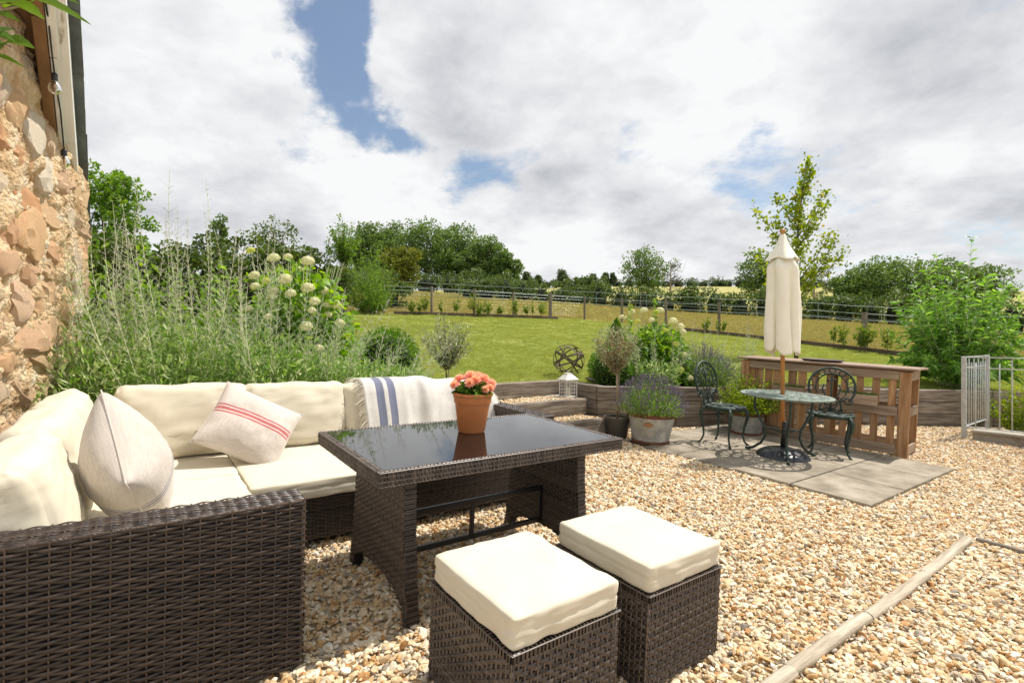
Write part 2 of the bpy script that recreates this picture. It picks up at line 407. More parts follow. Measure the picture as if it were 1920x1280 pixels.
def turf_mat():
    m, nt, b, N, L = newmat('turf')
    tc = N('ShaderNodeTexCoord')
    def nz(s, d=5, st=(1, 1, 1)):
        mp = N('ShaderNodeMapping'); mp.inputs['Scale'].default_value = st; L(tc.outputs['Object'], mp.inputs[0])
        n = N('ShaderNodeTexNoise'); n.inputs['Scale'].default_value = s; n.inputs['Detail'].default_value = d; n.inputs['Roughness'].default_value = .65
        L(mp.outputs[0], n.inputs['Vector']); return n.outputs[0]
    lawn = ramp_node(nt, [(.3, (.175, .225, .042)), (.5, (.245, .285, .066)), (.7, (.34, .335, .115))]); L(nz(.9, 8), lawn.inputs[0])
    field = ramp_node(nt, [(.3, (.24, .25, .075)), (.5, (.34, .32, .115)), (.7, (.42, .37, .16))]); L(nz(.25, 8, (1, .45, 1)), field.inputs[0])
    at = N('ShaderNodeAttribute'); at.attribute_name = 'zone'
    mx = N('ShaderNodeMix'); mx.data_type = 'RGBA'; L(at.outputs['Fac'], mx.inputs[0]); L(lawn.outputs[0], mx.inputs[6]); L(field.outputs[0], mx.inputs[7])
    L(mx.outputs[2], b.inputs['Base Color']); b.inputs['Roughness'].default_value = .95; b.inputs['Specular IOR Level'].default_value = .1
    bp = N('ShaderNodeBump'); bp.inputs['Strength'].default_value = .9; bp.inputs['Distance'].default_value = .05
    L(nz(14, 6), bp.inputs['Height']); L(bp.outputs[0], b.inputs['Normal'])
    return m
turf_m = turf_mat()
slab_m = M('sandstone_slab', [(.30, (.16, .135, .10)), (.5, (.275, .235, .18)), (.68, (.37, .325, .26))], scale=3.5, rough=.85, bump=.45, bscale=14, objrand=.10, spec=.25, detail=9)
def wicker_mat(name, c0, c1, rough=.36):
    m, nt, b, N, L = newmat(name)
    at = N('ShaderNodeAttribute'); at.attribute_name = 'var'
    tc = N('ShaderNodeTexCoord'); n = N('ShaderNodeTexNoise'); n.inputs['Scale'].default_value = 30; n.inputs['Detail'].default_value = 4
    L(tc.outputs['Object'], n.inputs['Vector'])
    ad = N('ShaderNodeMath'); ad.operation = 'MULTIPLY_ADD'; L(n.outputs[0], ad.inputs[0]); ad.inputs[1].default_value = .6; L(at.outputs['Fac'], ad.inputs[2])
    r = ramp_node(nt, [(.25, c0), (1.15 if False else 1.0, c1)]); L(ad.outputs[0], r.inputs[0]); L(r.outputs[0], b.inputs['Base Color'])
    b.inputs['Roughness'].default_value = rough; b.inputs['Specular IOR Level'].default_value = .5
    return m
wick_m = wicker_mat('brown_rattan', (.017, .011, .0085), (.080, .056, .043))
wick_t = wicker_mat('table_rattan', (.028, .020, .016), (.125, .095, .076))
dark_back = M('rattan_core', (.010, .007, .005), rough=.9)
def fabric(name, c0, c1, weave=420, bump=.25, rough=.85, slub=0.0, sheen=.25):
    m, nt, b, N, L = newmat(name)
    tc = N('ShaderNodeTexCoord')
    n = N('ShaderNodeTexNoise'); n.inputs['Scale'].default_value = 5; n.inputs['Detail'].default_value = 6; L(tc.outputs['Object'], n.inputs['Vector'])
    r = ramp_node(nt, [(.3, c0), (.7, c1)]); L(n.outputs[0], r.inputs[0])
    col = r.outputs[0]
    w1 = N('ShaderNodeTexWave'); w1.inputs['Scale'].default_value = weave/6.28; w1.inputs['Distortion'].default_value = 1.5; w1.bands_direction = 'X'
    w2 = N('ShaderNodeTexWave'); w2.inputs['Scale'].default_value = weave/6.28; w2.inputs['Distortion'].default_value = 1.5; w2.bands_direction = 'Y'
    L(tc.outputs['Object'], w1.inputs['Vector']); L(tc.outputs['Object'], w2.inputs['Vector'])
    ad = N('ShaderNodeMath'); ad.operation = 'ADD'; L(w1.outputs['Fac'], ad.inputs[0]); L(w2.outputs['Fac'], ad.inputs[1])
    h = ad.outputs[0]
    if slub:
        outs = []
        for st in ((9, 160, 160), (160, 9, 160)):
            mp = N('ShaderNodeMapping'); mp.inputs['Scale'].default_value = st; L(tc.outputs['Object'], mp.inputs[0])
            q = N('ShaderNodeTexNoise'); q.inputs['Scale'].default_value = 1; q.inputs['Detail'].default_value = 3; L(mp.outputs[0], q.inputs['Vector']); outs.append(q.outputs[0])
        a2 = N('ShaderNodeMath'); a2.operation = 'ADD'; L(outs[0], a2.inputs[0]); L(outs[1], a2.inputs[1])
        r3 = ramp_node(nt, [(.75/2, (1-slub,)*3), (1.25/2, (1.06,)*3)])
        hv = N('ShaderNodeMath'); hv.operation = 'MULTIPLY'; hv.inputs[1].default_value = .5; L(a2.outputs[0], hv.inputs[0]); L(hv.outputs[0], r3.inputs[0])
        mx = N('ShaderNodeMix'); mx.data_type = 'RGBA'; mx.blend_type = 'MULTIPLY'; mx.inputs[0].default_value = 1
        L(col, mx.inputs[6]); L(r3.outputs[0], mx.inputs[7]); col = mx.outputs[2]; h = hv.outputs[0]
    L(col, b.inputs['Base Color']); b.inputs['Roughness'].default_value = rough; b.inputs['Specular IOR Level'].default_value = .2
    b.inputs['Sheen Weight'].default_value = sheen
    bp = N('ShaderNodeBump'); bp.inputs['Strength'].default_value = bump; bp.inputs['Distance'].default_value = .002
    L(h, bp.inputs['Height']); L(bp.outputs[0], b.inputs['Normal'])
    return m, nt, b, col
cream_m = fabric('cream_polyester', (.60, .545, .425), (.645, .59, .47), weave=1500, bump=.12, sheen=.1)[0]
def striped(name, c0, c1, stripes, scol, attr='pu', slub=.14):
    m, nt, b, col = fabric(name, c0, c1, slub=slub, bump=.5)
    N = nt.nodes.new; L = nt.links.new
    at = N('ShaderNodeAttribute'); at.attribute_name = attr
    acc = None
    for a, bb in stripes:
        g = N('ShaderNodeMath'); g.operation = 'COMPARE'; L(at.outputs['Fac'], g.inputs[0]); g.inputs[1].default_value = (a+bb)/2; g.inputs[2].default_value = (bb-a)/2
        if acc is None: acc = g.outputs[0]
        else:
            q = N('ShaderNodeMath'); q.operation = 'MAXIMUM'; L(acc, q.inputs[0]); L(g.outputs[0], q.inputs[1]); acc = q.outputs[0]
    sc = N('ShaderNodeMath'); sc.operation = 'MULTIPLY'; sc.inputs[1].default_value = .82; L(acc, sc.inputs[0])
    mx = N('ShaderNodeMix'); mx.data_type = 'RGBA'; L(sc.outputs[0], mx.inputs[0]); L(col, mx.inputs[6]); mx.inputs[7].default_value = (*scol, 1)
    L(mx.outputs[2], b.inputs['Base Color'])
    return m
linen_red = striped('linen_red_stripe', (.52, .46, .41), (.60, .54, .49), [(-.02, .03), (.07, .16), (.20, .25)], (.42, .045, .06))
linen_blue = striped('linen_blue_stripe', (.50, .44, .385), (.58, .52, .46), [(-.10, -.075), (-.04, .0), (.035, .06)], (.10, .12, .19))
linen_plain = fabric('linen_plain', (.50, .445, .39), (.58, .52, .46), slub=.1, bump=.5)[0]
throw_m = striped('wool_throw', (.50, .48, .45), (.60, .58, .545), [(.075, .125), (.15, .20)], (.055, .075, .165), slub=.10)
fringe_m = M('fringe_yarn', (.66, .61, .50), rough=.9)
glass_m = M('black_glass', (.006, .006, .007), rough=.035, spec=.9)
def _smudge():
    nt = glass_m.node_tree; N = nt.nodes.new; L = nt.links.new; b = nt.nodes['Principled BSDF']
    tc = N('ShaderNodeTexCoord'); n = N('ShaderNodeTexNoise'); n.inputs['Scale'].default_value = 4.5; n.inputs['Detail'].default_value = 9; n.inputs['Roughness'].default_value = .7
    L(tc.outputs['Object'], n.inputs['Vector']); m = N('ShaderNodeMapRange'); L(n.outputs[0], m.inputs[0])
    for i, q in enumerate((.45, .75, .025, .11)): m.inputs[i+1].default_value = q
    L(m.outputs[0], b.inputs['Roughness'])
_smudge()
terracotta = M('terracotta', [(.3, (.40, .13, .035)), (.7, (.50, .18, .055))], scale=7, rough=.55, bump=.06)
black_m = M('black_metal', (.012, .012, .013), rough=.4)
base_m = M('parasol_base_black', [(.3, (.012, .013, .017)), (.7, (.03, .032, .04))], scale=14, rough=.33)
green_iron = M('green_cast_iron', [(.3, (.012, .026, .020)), (.6, (.030, .052, .040)), (.82, (.12, .16, .125))], scale=22, rough=.5, bump=.3, bscale=60, metal=.2)
green_top = M('verdigris_table_top', [(.3, (.09, .125, .105)), (.55, (.21, .26, .22)), (.8, (.38, .42, .36))], scale=20, rough=.5, bump=.3, bscale=60)
canvas_m = M('cream_canvas', [(.3, (.80, .76, .62)), (.7, (.86, .83, .71))], scale=5, rough=.8, bump=.1, bscale=300)
galv = M('galvanised_steel', [(.3, (.25, .26, .25)), (.5, (.42, .43, .41)), (.7, (.56, .56, .53))], scale=9, rough=.5, metal=.45, bump=.15, detail=8)
galv_rail = M('galvanised_rail', [(.3, (.33, .35, .34)), (.7, (.52, .53, .51))], scale=14, rough=.5, metal=.3)
rust_m = M('rusty_band', [(.3, (.07, .025, .013)), (.7, (.17, .065, .03))], scale=16, rough=.8, bump=.3)
tag_m = M('oval_rust_tag', (.30, .15, .075), rough=.6)
plastic_pot = M('grey_plastic_pot', (.055, .05, .043), rough=.5)
orb_m = M('rusted_orb_bands', [(.3, (.06, .04, .03)), (.7, (.17, .13, .105))], scale=12, rough=.7, metal=.3)
lantern_m = M('lantern_white_metal', (.68, .66, .60), rough=.5)
candle_m = M('candle_wax', (.75, .70, .58), rough=.5)
concrete_m = M('concrete_plinth', [(.3, (.24, .22, .18)), (.7, (.38, .35, .29))], scale=8, rough=.9, bump=.4)
bulb_m, _nt, _b, _N, _L = newmat('bulb_glass')
_b.inputs['Transmission Weight'].default_value = 1.0; _b.inputs['Roughness'].default_value = .03; _b.inputs['IOR'].default_value = 1.3; _b.inputs['Base Color'].default_value = (.9, .88, .82, 1)
wire_m = M('fence_wire', (.30, .34, .32), rough=.45, metal=.4)
tape_m = M('electric_fence_tape', (.22, .30, .27), rough=.6)
bark_m = M('bark', [(.3, (.055, .042, .030)), (.7, (.15, .12, .09))], scale=9, rough=.95, bump=.7, stretch=(3, 3, .7))
bark_pale = M('pale_bark', [(.3, (.22, .17, .11)), (.7, (.38, .31, .22))], scale=12, rough=.9, bump=.4, stretch=(3, 3, .7))
# leaves
lf_oak = leafmat('leaf_far_oak', [(0, (0.075, 0.138, 0.033)), (.5, (0.122, 0.200, 0.046)), (1, (0.200, 0.285, 0.075))], .32)
lf_olivey = leafmat('leaf_far_yellowgreen', [(0, (0.099, 0.125, 0.018)), (1, (0.212, 0.238, 0.039))], .35)
lf_hedge = leafmat('leaf_hedge', [(0, (0.051, 0.090, 0.024)), (.6, (0.090, 0.141, 0.033)), (1, (0.154, 0.209, 0.054))], .3)
lf_far = leafmat('leaf_far_hill', [(0, (0.075, 0.113, 0.053)), (1, (0.128, 0.172, 0.083))], .3)
lf_bright = leafmat('leaf_bright', [(0, (0.085, 0.178, 0.025)), (.6, (0.144, 0.263, 0.038)), (1, (0.254, 0.372, 0.068))], .45)
lf_lime = leafmat('leaf_lime', [(0, (.13, .21, .015)), (.6, (.22, .295, .027)), (.95, (.31, .37, .04)), (1, (.38, .24, .03))], .5)
lf_sage = leafmat('leaf_sage', [(0, (.12, .25, .04)), (.5, (.25, .38, .105)), (1, (.52, .57, .34))], .42, rough=.6)
st_sage = leafmat('stem_sage', [(0, (.42, .46, .26)), (1, (.66, .66, .47))], 0, rough=.7)
fl_sage = leafmat('bud_sage', [(0, (.22, .19, .28)), (.5, (.42, .39, .42)), (1, (.60, .58, .50))], .3, rough=.7)
lf_deep = leafmat('leaf_deep_green', [(0, (0.053, 0.128, 0.018)), (.6, (0.098, 0.210, 0.027)), (1, (0.165, 0.300, 0.045))], .4, rough=.4)
lf_box = leafmat('leaf_box', [(0, (0.057, 0.138, 0.017)), (.6, (0.098, 0.220, 0.023)), (1, (0.179, 0.342, 0.040))], .35, rough=.35)
lf_hyd = leafmat('leaf_hydrangea', [(0, (0.098, 0.212, 0.023)), (.6, (0.179, 0.342, 0.035)), (1, (0.325, 0.504, 0.065))], .45, rough=.45)
fl_cream = leafmat('floret_cream', [(0, (.46, .50, .20)), (.4, (.68, .67, .42)), (1, (.80, .77, .60))], .35, rough=.7)
fl_lime = leafmat('floret_lime', [(0, (.42, .48, .08)), (1, (.62, .62, .16))], .35, rough=.7)
lf_olive = leafmat('leaf_olive', [(0, (0.154, 0.190, 0.090)), (.6, (0.270, 0.306, 0.162)), (1, (0.486, 0.504, 0.324))], .25, rough=.5)
lf_brown = leafmat('leaf_browning', [(0, (.15, .16, .06)), (.5, (.27, .23, .10)), (1, (.42, .32, .16))], .25)
lf_lav = leafmat('leaf_lavender', [(0, (0.138, 0.259, 0.052)), (.6, (0.241, 0.397, 0.086)), (1, (0.414, 0.569, 0.172))], .4)
fl_lav = leafmat('flower_lavender', [(0, (0.089, 0.053, 0.134)), (.6, (0.170, 0.112, 0.232)), (1, (0.286, 0.215, 0.330))], .3)
fl_violet = leafmat('flower_violet', [(0, (.05, .03, .10)), (1, (.13, .085, .21))], .3)
fl_yellow = leafmat('flower_yellow', [(0, (.65, .38, .01)), (1, (.75, .55, .02))], .3)
lf_shrub = leafmat('leaf_buddleia', [(0, (0.089, 0.203, 0.035)), (.6, (0.162, 0.324, 0.057)), (1, (0.308, 0.486, 0.113))], .45, rough=.45)
fl_dahlia = leafmat('petal_dahlia', [(0, (.80, .33, .28)), (.45, (.88, .52, .38)), (1, (.92, .70, .42))], .3)
grass_lawn = leafmat('blade_lawn', [(0, (.16, .215, .035)), (.5, (.255, .30, .065)), (.85, (.35, .36, .11)), (1, (.46, .41, .19))], .45)
grass_field = leafmat('blade_field', [(0, (.20, .21, .05)), (.5, (.31, .28, .09)), (1, (.42, .35, .16))], .4)

# ------------------------------------------------------------------ ground
def kind(o, k): o['kind'] = k; return o
def ground():
    me = npmesh('gravel_yard', [(x, y, G(x, y)-.012) for x, y in ((-7, -5), (14, -5), (14, 9.6), (-7, 9.6))], [np.array([[0, 1, 2, 3]])])
    kind(link('gravel_yard', me, gravel_bed_m), 'structure')
    # lawn / field / hill sheet; its front edge follows the sleeper walls
    BK = [(-400, 2.9), (-60, 2.9), (-3.6, 2.85), (-0.60, 4.98), (-0.52, 6.42), (0.75, 7.42), (1.2, 6.80), (2.6, 7.13), (3.5, 7.58), (7.5, 8.1), (14, 8.9), (60, 12), (400, 12)]
    bx = [b[0] for b in BK]; by = [b[1] for b in BK]
    xs = sorted(set(list(np.linspace(-6, 14, 81)) + list(np.linspace(-60, 60, 61)) + bx + [-300, -220, -160, -120, -90, 90, 120, 160, 220, 300] + [-3000, 3000]))
    ts = np.concatenate([[0], np.cumsum(0.28*1.075**np.arange(70))]); ts = ts[ts < 260]; ts = np.concatenate([ts, [300, 500, 900, 1800, 4000]])
    V = []; Z = []
    for x in xs:
        y0 = float(np.interp(x, bx, by))
        for t in ts:
            y = y0+t; z = T(x, y)
            if t == 0: z -= .0
            V.append((x, y, z + (noise.noise((x*.8, y*.8, 3))*.03 if y < 40 else 0)))
            # field begins at the fence line
            Z.append(field_zone(x, y))
    n = len(ts); m = len(xs)
    i = np.arange(m-1)[:, None]*n; j = np.arange(n-1)[None, :]
    f = np.stack([i+j, i+n+j, i+n+j+1, i+j+1], -1).reshape(-1, 4)
    me = npmesh('lawn_and_field', V, [f], smooth=True, attrs={'zone': Z})
    kind(link('lawn_and_field', me, turf_m), 'structure')
FENCE = [(-9.0, 18.2), (-7.0, 19.0), (-5.0, 19.95), (-3.28, 20.9), (-1.6, 21.75), (0.07, 22.9), (1.8, 24.0), (3.54, 25.0), (4.95, 23.08), (6.36, 21.16), (7.78, 19.24), (9.2, 17.32), (10.6, 15.4), (12.0, 13.5)]
def fence_y(x):
    return float(np.interp(x, [p[0] for p in FENCE], [p[1] for p in FENCE]))
def field_zone(x, y):
    d = y - fence_y(x); d += noise.noise((x*.7, y*.7, 0))*.5
    return float(sstep(-.5, .4, d))
ground()

# ---- instanced scatter (gravel, grass)
def proto_collection(name, meshes, mat):
    col = bpy.data.collections.new(name)
    for i, me in enumerate(meshes):
        me.materials.append(mat); o = bpy.data.objects.new(name, me); col.objects.link(o)
    return col
def scatter(name, P, rot, scl, col, ncol):
    me = bpy.data.meshes.new(name); n = len(P)
    me.vertices.add(n); me.vertices.foreach_set('co', np.asarray(P, np.float32).ravel())
    a = me.attributes.new('rot', 'FLOAT_VECTOR', 'POINT'); a.data.foreach_set('vector', np.asarray(rot, np.float32).ravel())
    a = me.attributes.new('scl', 'FLOAT_VECTOR', 'POINT'); a.data.foreach_set('vector', np.asarray(scl, np.float32).ravel())
    a = me.attributes.new('idx', 'INT', 'POINT'); a.data.foreach_set('value', rng.integers(0, ncol, n).astype(np.int32))
    o = link(name, me); kind(o, 'stuff')
    ng = bpy.data.node_groups.new(name, 'GeometryNodeTree')
    ng.interface.new_socket('Geometry', in_out='INPUT', socket_type='NodeSocketGeometry')
    ng.interface.new_socket('Geometry', in_out='OUTPUT', socket_type='NodeSocketGeometry')
    N = ng.nodes.new; L = ng.links.new
    gi = N('NodeGroupInput'); go = N('NodeGroupOutput'); ip = N('GeometryNodeInstanceOnPoints'); ci = N('GeometryNodeCollectionInfo')
    ci.inputs['Collection'].default_value = col; ci.inputs['Separate Children'].default_value = True; ci.inputs['Reset Children'].default_value = True
    def na(nm, t):
        q = N('GeometryNodeInputNamedAttribute'); q.data_type = t; q.inputs['Name'].default_value = nm; return q.outputs['Attribute']
    L(gi.outputs[0], ip.inputs['Points']); L(ci.outputs[0], ip.inputs['Instance']); ip.inputs['Pick Instance'].default_value = True
    L(na('idx', 'INT'), ip.inputs['Instance Index']); L(na('rot', 'FLOAT_VECTOR'), ip.inputs['Rotation']); L(na('scl', 'FLOAT_VECTOR'), ip.inputs['Scale'])
    L(ip.outputs[0], go.inputs[0])
    md = o.modifiers.new('scatter', 'NODES'); md.node_group = ng
    return o
def stone_mesh(seed, sub=2, cuts=7, name='pebble'):
    r = np.random.default_rng(seed); bm = bmesh.new(); bmesh.ops.create_icosphere(bm, subdivisions=sub, radius=1)
    pl = [(unit(r.normal(size=(1, 3)))[0], r.uniform(.45, .85)) for _ in range(cuts)]
    for v in bm.verts:
        p = np.array(v.co)
        for nn, d in pl:
            e = p@nn - d
            if e > 0: p = p - nn*e*.92
        v.co = p
    me = bpy.data.meshes.new(name); bm.to_mesh(me); bm.free(); return me
def in_slab(u, v): return (u > 4.53) & (u < 6.72) & (v > 1.55) & (v < 4.12)
def gravel():
    pts = []
    def region(x0, x1, y0, y1, dens):
        n = int((x1-x0)*(y1-y0)*dens); return np.stack([rng.uniform(x0, x1, n), rng.uniform(y0, y1, n)], 1)
    for (x0, x1, y0, y1, d) in [(-1.9, 4.4, .4, 2.4, 3300), (-1.6, 6.6, 2.4, 4.2, 3000), (-.9, 9.0, 4.2, 6.3, 2600), (.3, 10.4, 6.3, 8.3, 2100)]:
        pts.append(region(x0, x1, y0, y1, d))
    p = np.concatenate(pts); x, y = p[:, 0], p[:, 1]
    u = x*e1[0]+y*e1[1]; v = x*e2[0]+y*e2[1]
    keep = (np.abs(x) < y*1.12+1.7) & ~in_slab(u, v)
    keep &= ~((u < .40) & (v > 2.05)) & ~((v > 3.08) & (u < 2.5))                       # under the sofa
    keep &= ~((u > .87) & (u < 1.27) & (v > 1.22) & (v < 1.67)) & ~((u > 1.47) & (u < 1.87) & (v > 1.22) & (v < 1.67))
    wy = np.interp(x, [-.55, .3, 1.0, 1.2, 2.6, 3.5, 7.5, 14], [5.2, 5.35, 6.0, 6.68, 7.0, 7.45, 7.95, 8.8])
    keep &= (y < wy)
    keep &= ~((v > 4.3) & (u < 4.45))                                               # the steps
    p = p[keep]; x, y = p[:, 0], p[:, 1]; n = len(p)
    big = 1+.25*sstep(3, 6, 4.0)
    s = rng.lognormal(math.log(.0120), .32, n).clip(.0055, .025)
    z = GA*x+GB*y + rng.uniform(-.010, .006, n)
    P = np.stack([x, y, z], 1)
    # gravel treads of the steps
    Q = []
    for (u0, u1, v0, v1, zz) in STEP_TREADS:
        k = int((u1-u0)*(v1-v0)*2600); uu = rng.uniform(u0, u1, k); vv = rng.uniform(v0, v1, k)
        Q.append(np.stack([uu*e1[0]+vv*e2[0], uu*e1[1]+vv*e2[1], zz+rng.uniform(-.008, .006, k)], 1))
    Q = np.concatenate(Q); P = np.concatenate([P, Q]); n = len(P)
    s = np.concatenate([s, rng.lognormal(math.log(.0105), .28, len(Q)).clip(.005, .02)])
    rot = np.stack([rng.normal(0, .45, n), rng.normal(0, .45, n), rng.uniform(0, 6.28, n)], 1)
    scl = np.stack([s*rng.uniform(1.05, 1.6, n), s*rng.uniform(.8, 1.15, n), s*rng.uniform(.45, .8, n)], 1)
    col = proto_collection('pebble', [stone_mesh(100+i, 1 if i % 3 else 2, 8) for i in range(14)], gravel_m)
    scatter('gravel', P, rot, scl, col, 14)
STEP_TREADS = [(2.5, 4.70, 4.93, 5.44, .545), (2.5, 4.62, 4.42, 4.83, .355)]
gravel()
def grasses():
    def tuft(seed, nb, h, spread, w):
        r = np.random.default_rng(seed); b = np.stack([r.normal(0, spread, nb), r.normal(0, spread, nb), np.zeros(nb)-.005], 1)
        d = np.stack([r.normal(0, .45, nb), r.normal(0, .45, nb), np.ones(nb)], 1)
        return leaf_mesh('tuft', b, d, h*r.uniform(.5, 1.2, nb), w, r, var=r.random(nb)*.6+r.random()*.4)
    lawn = proto_collection('lawn_tuft', [tuft(i, 22, .032, .028, .0028) for i in range(10)], grass_lawn)
    n = 150000; y = 7.0*np.exp(rng.random(n)*math.log(26/7.0)); x = rng.uniform(-1.1, 1.1, n)*y
    P = []
    fy = np.interp(x, [p[0] for p in FENCE], [p[1] for p in FENCE])
    wy = np.interp(x, [-20, -3.6, -.6, -.52, .75, 1.2, 2.6, 3.5, 7.5, 14], [6, 6, 6.3, 6.5, 7.58, 6.95, 7.3, 7.75, 8.25, 9.05])
    k = (y < fy+.2) & (y > wy) & (x > -9); x, y = x[k], y[k]; n = len(x)
    z = np.array([T(a, b)+noise.noise((a*.8, b*.8, 3))*.03 for a, b in zip(x, y)])
    s = rng.uniform(.7, 1.3, n)*(1+.05*(y-7))
    scatter('lawn_grass', np.stack([x, y, z-.004], 1), np.stack([rng.normal(0, .1, n), rng.normal(0, .1, n), rng.uniform(0, 6.28, n)], 1), np.stack([s*1.15, s*1.15, s*.85], 1), lawn, 10)
    fld = proto_collection('meadow_tuft', [tuft(50+i, 14, .13, .06, .012) for i in range(8)], grass_field)
    n = 60000; y = 15*np.exp(rng.random(n)*math.log(62/15)); x = rng.uniform(-.75, 1.1, n)*y
    fy = np.interp(x, [p[0] for p in FENCE], [p[1] for p in FENCE]); k = (y > fy+.25); x, y = x[k], y[k]; n = len(x)
    z = np.array([T(a, b) for a, b in zip(x, y)]); s = rng.uniform(.6, 1.4, n)*(1+.02*(y-20))
    scatter('meadow_grass', np.stack([x, y, z-.01], 1), np.stack([rng.normal(0, .1, n), rng.normal(0, .1, n), rng.uniform(0, 6.28, n)], 1), np.stack([s, s, s], 1), fld, 8)
grasses()
# soil of the planting beds behind the sofa and along the sleeper wall
def soil_strip(name, quad):
    V = []
    for i in range(13):
        for j in range(5):
            a = Vector(quad[0]).lerp(Vector(quad[1]), i/12); b = Vector(quad[3]).lerp(Vector(quad[2]), i/12); p = a.lerp(b, j/4)
            V.append((p.x, p.y, p.z+noise.noise((p.x*5, p.y*5, 1))*.02))
    f = np.array([[i*5+j, (i+1)*5+j, (i+1)*5+j+1, i*5+j+1] for i in range(12) for j in range(4)])
    kind(link(name, npmesh(name, V, [f], smooth=True), soil_m), 'structure')
def z3(x, y, d): return (x, y, T(x, y)+d)
_b0, _b1, _b2, _b3 = uvxy(-.9, 4.36), uvxy(2.40, 4.36), uvxy(2.40, 5.75), uvxy(-.9, 6.6)
soil_strip('planting_bed', [(*_b0, .80), (*_b1, .78), (*_b2, .84), (*_b3, .86)])
soil_strip('border_bed', [(1.25, 6.86, .66), (6.9, 8.07, .47), (6.9, 8.75, .52), (1.1, 7.75, .76)])
# ------------------------------------------------------------------ the stone barn
def barn():
    """gable end: rubble wall under a raking verge that falls away from the camera"""
    A = Vector((-2.42, 1.95, 0)); B = Vector((-3.20, 3.71, 0)); d = (B-A); L1 = d.length; d.normalize(); nf = Vector((d.y, -d.x, 0))
    dw = Vector((-.615, .788, 0)); nw = Vector((.788, .615, 0)); L2 = 1.3; up = Vector((0, 0, 1))
    P1 = Vector((-2.525, 3.0, 2.99)); rk = (dw*.897 - up*.443).normalized(); pn = (dw*.443 + up*.897).normalized()     # rake, roof normal
    def zr(p): return P1.z - .494*((p.x-P1.x)*dw.x+(p.y-P1.y)*dw.y) - .06
    inv = Vector((A.x, A.y, G(A.x, A.y)))
    root = thing('stone_barn', 'rough rubble stone barn gable in orange and cream with white verge board and slates', 'barn', Matrix.Translation(inv))
    Z0 = -.15
    path = []; S = 110
    for i in range(-18, S+1): path.append((A + d*L1*i/S, nf))
    for i in range(1, 26): path.append((B + dw*L2*i/25, nw))
    def lean(z): return .055*max(0, z-.7)
    nz_ = 190; V = []
    for (p, n_) in path:
        zt = zr(p)
        for j in range(nz_+1):
            z = Z0+(zt-Z0)*j/nz_; q = Vector((p.x*8, p.y*8, z*8))
            off = .034*noise.fractal(q*.8, .8, 2.2, 6) + .014*noise.noise(q*3.7)
            V.append(tuple(Vector((p.x, p.y, z)) + n_*(off+lean(z)) - inv))
    m = nz_+1; f = np.array([[i*m+j, (i+1)*m+j, (i+1)*m+j+1, i*m+j+1] for i in range(len(path)-1) for j in range(nz_)])
    link('wall', npmesh('wall', V, [f], smooth=True), mortar, root)
    mb = MB()
    q0 = [A-d*.4, B, B+dw*L2]; nn_ = [nf, nf, nw]
    for i in range(2):
        fr = [q0[i]-nn_[i]*.12, q0[i+1]-nn_[i+1]*.12]; bk = [q0[i]-nn_[i]*.5, q0[i+1]-nn_[i+1]*.5]; q = [fr[0], fr[1], bk[1], bk[0]]
        mb.add([Vector((v.x, v.y, Z0))-inv for v in q] + [Vector((v.x, v.y, zr(v)-.05))-inv for v in q], [(0, 1, 2, 3), (7, 6, 5, 4), (0, 4, 5, 1), (1, 5, 6, 2), (2, 6, 7, 3), (3, 7, 4, 0)])
    mb.build('wall_core', mortar, root)
    vars_ = []
    for s in range(14):
        me = stone_mesh(500+s, 3, 13, 'stone'); off = Vector((s*7.3, s*1.9, 0))
        for v in me.vertices:
            b = v.co*1.35
            b = b + Vector((b.x, 0, b.z))*(noise.fractal(b*1.3+off, .9, 2.1, 5)*.22)
            if b.y > .45: b.y = .45+(b.y-.45)*.45
            b.y += .17*noise.fractal(b*2.6+off, .7, 2.3, 6) + .10*(b.x*math.sin(s*2.1)+b.z*math.cos(s*1.7))
            v.co = b
        me.materials.append(stone_m); me.polygons.foreach_set('use_smooth', [True]*len(me.polygons)); autosmooth(me, 24); vars_.append(me)
    r = random.Random(5)
    def face(P0, dd, nn, s0, Ls, z0, wmin, wmax, hmin, hmax):
        z = z0
        while z < 3.9:
            h = r.uniform(hmin, hmax); s = s0-r.uniform(0, .2)
            while s < Ls:
                w = r.uniform(wmin, wmax)*r.choice((1, 1, .65)); hh = h*r.uniform(.7, 1.2); c = P0 + dd*(s+w/2)
                if s+w*.5 < Ls+.05 and r.random() > .07 and z+h < zr(c)-.02:
                    c = c + nn*(r.uniform(-.062, -.038)+lean(z+h/2)) + Vector((0, 0, z+h/2+r.uniform(-.03, .03)))
                    o = bpy.data.objects.new('stone', vars_[r.randrange(14)]); C.objects.link(o); o.parent = root
                    rot = Matrix((dd, nn, up)).transposed().to_4x4()
                    o.matrix_local = Matrix.Translation(c-inv) @ rot @ Matrix.Rotation(r.uniform(-.22, .22), 4, 'Y') @ Matrix.Diagonal((w*.56*r.choice((1, -1)), r.uniform(.075, .10), hh*.58*r.choice((1, -1)), 1))
                s += w*1.0
            z += h*.98
    face(A, d, nf, -.3, L1, .15, .16, .42, .12, .25)
    face(B+dw*.05, dw, nw, 0, L2, .5, .2, .4, .12, .22)
    # verge: brown rafter, white board, slates (all run down the rake, seen from below)
    def along(s, off, h): return P1 + rk*s - nw*off + pn*h - inv
    def strip(nm, s0, s1, o0, o1, h0, h1, mat, bev=.004):
        c = along((s0+s1)/2, (o0+o1)/2, (h0+h1)/2); mb = MB(); mb.box((0, 0, 0), (s1-s0, o1-o0, h1-h0), None, bev)
        mb.build(nm, mat, root, Matrix.Translation(c) @ Matrix((rk, pn.cross(rk), pn)).transposed().to_4x4())
    for s0, s1, dh in ((-2.2, -.62, 0), (-.615, .62, -.004), (.625, 1.85, .004)): strip('verge_board', s0, s1, .045, .108, -.13+dh, -.012+dh, white_paint)
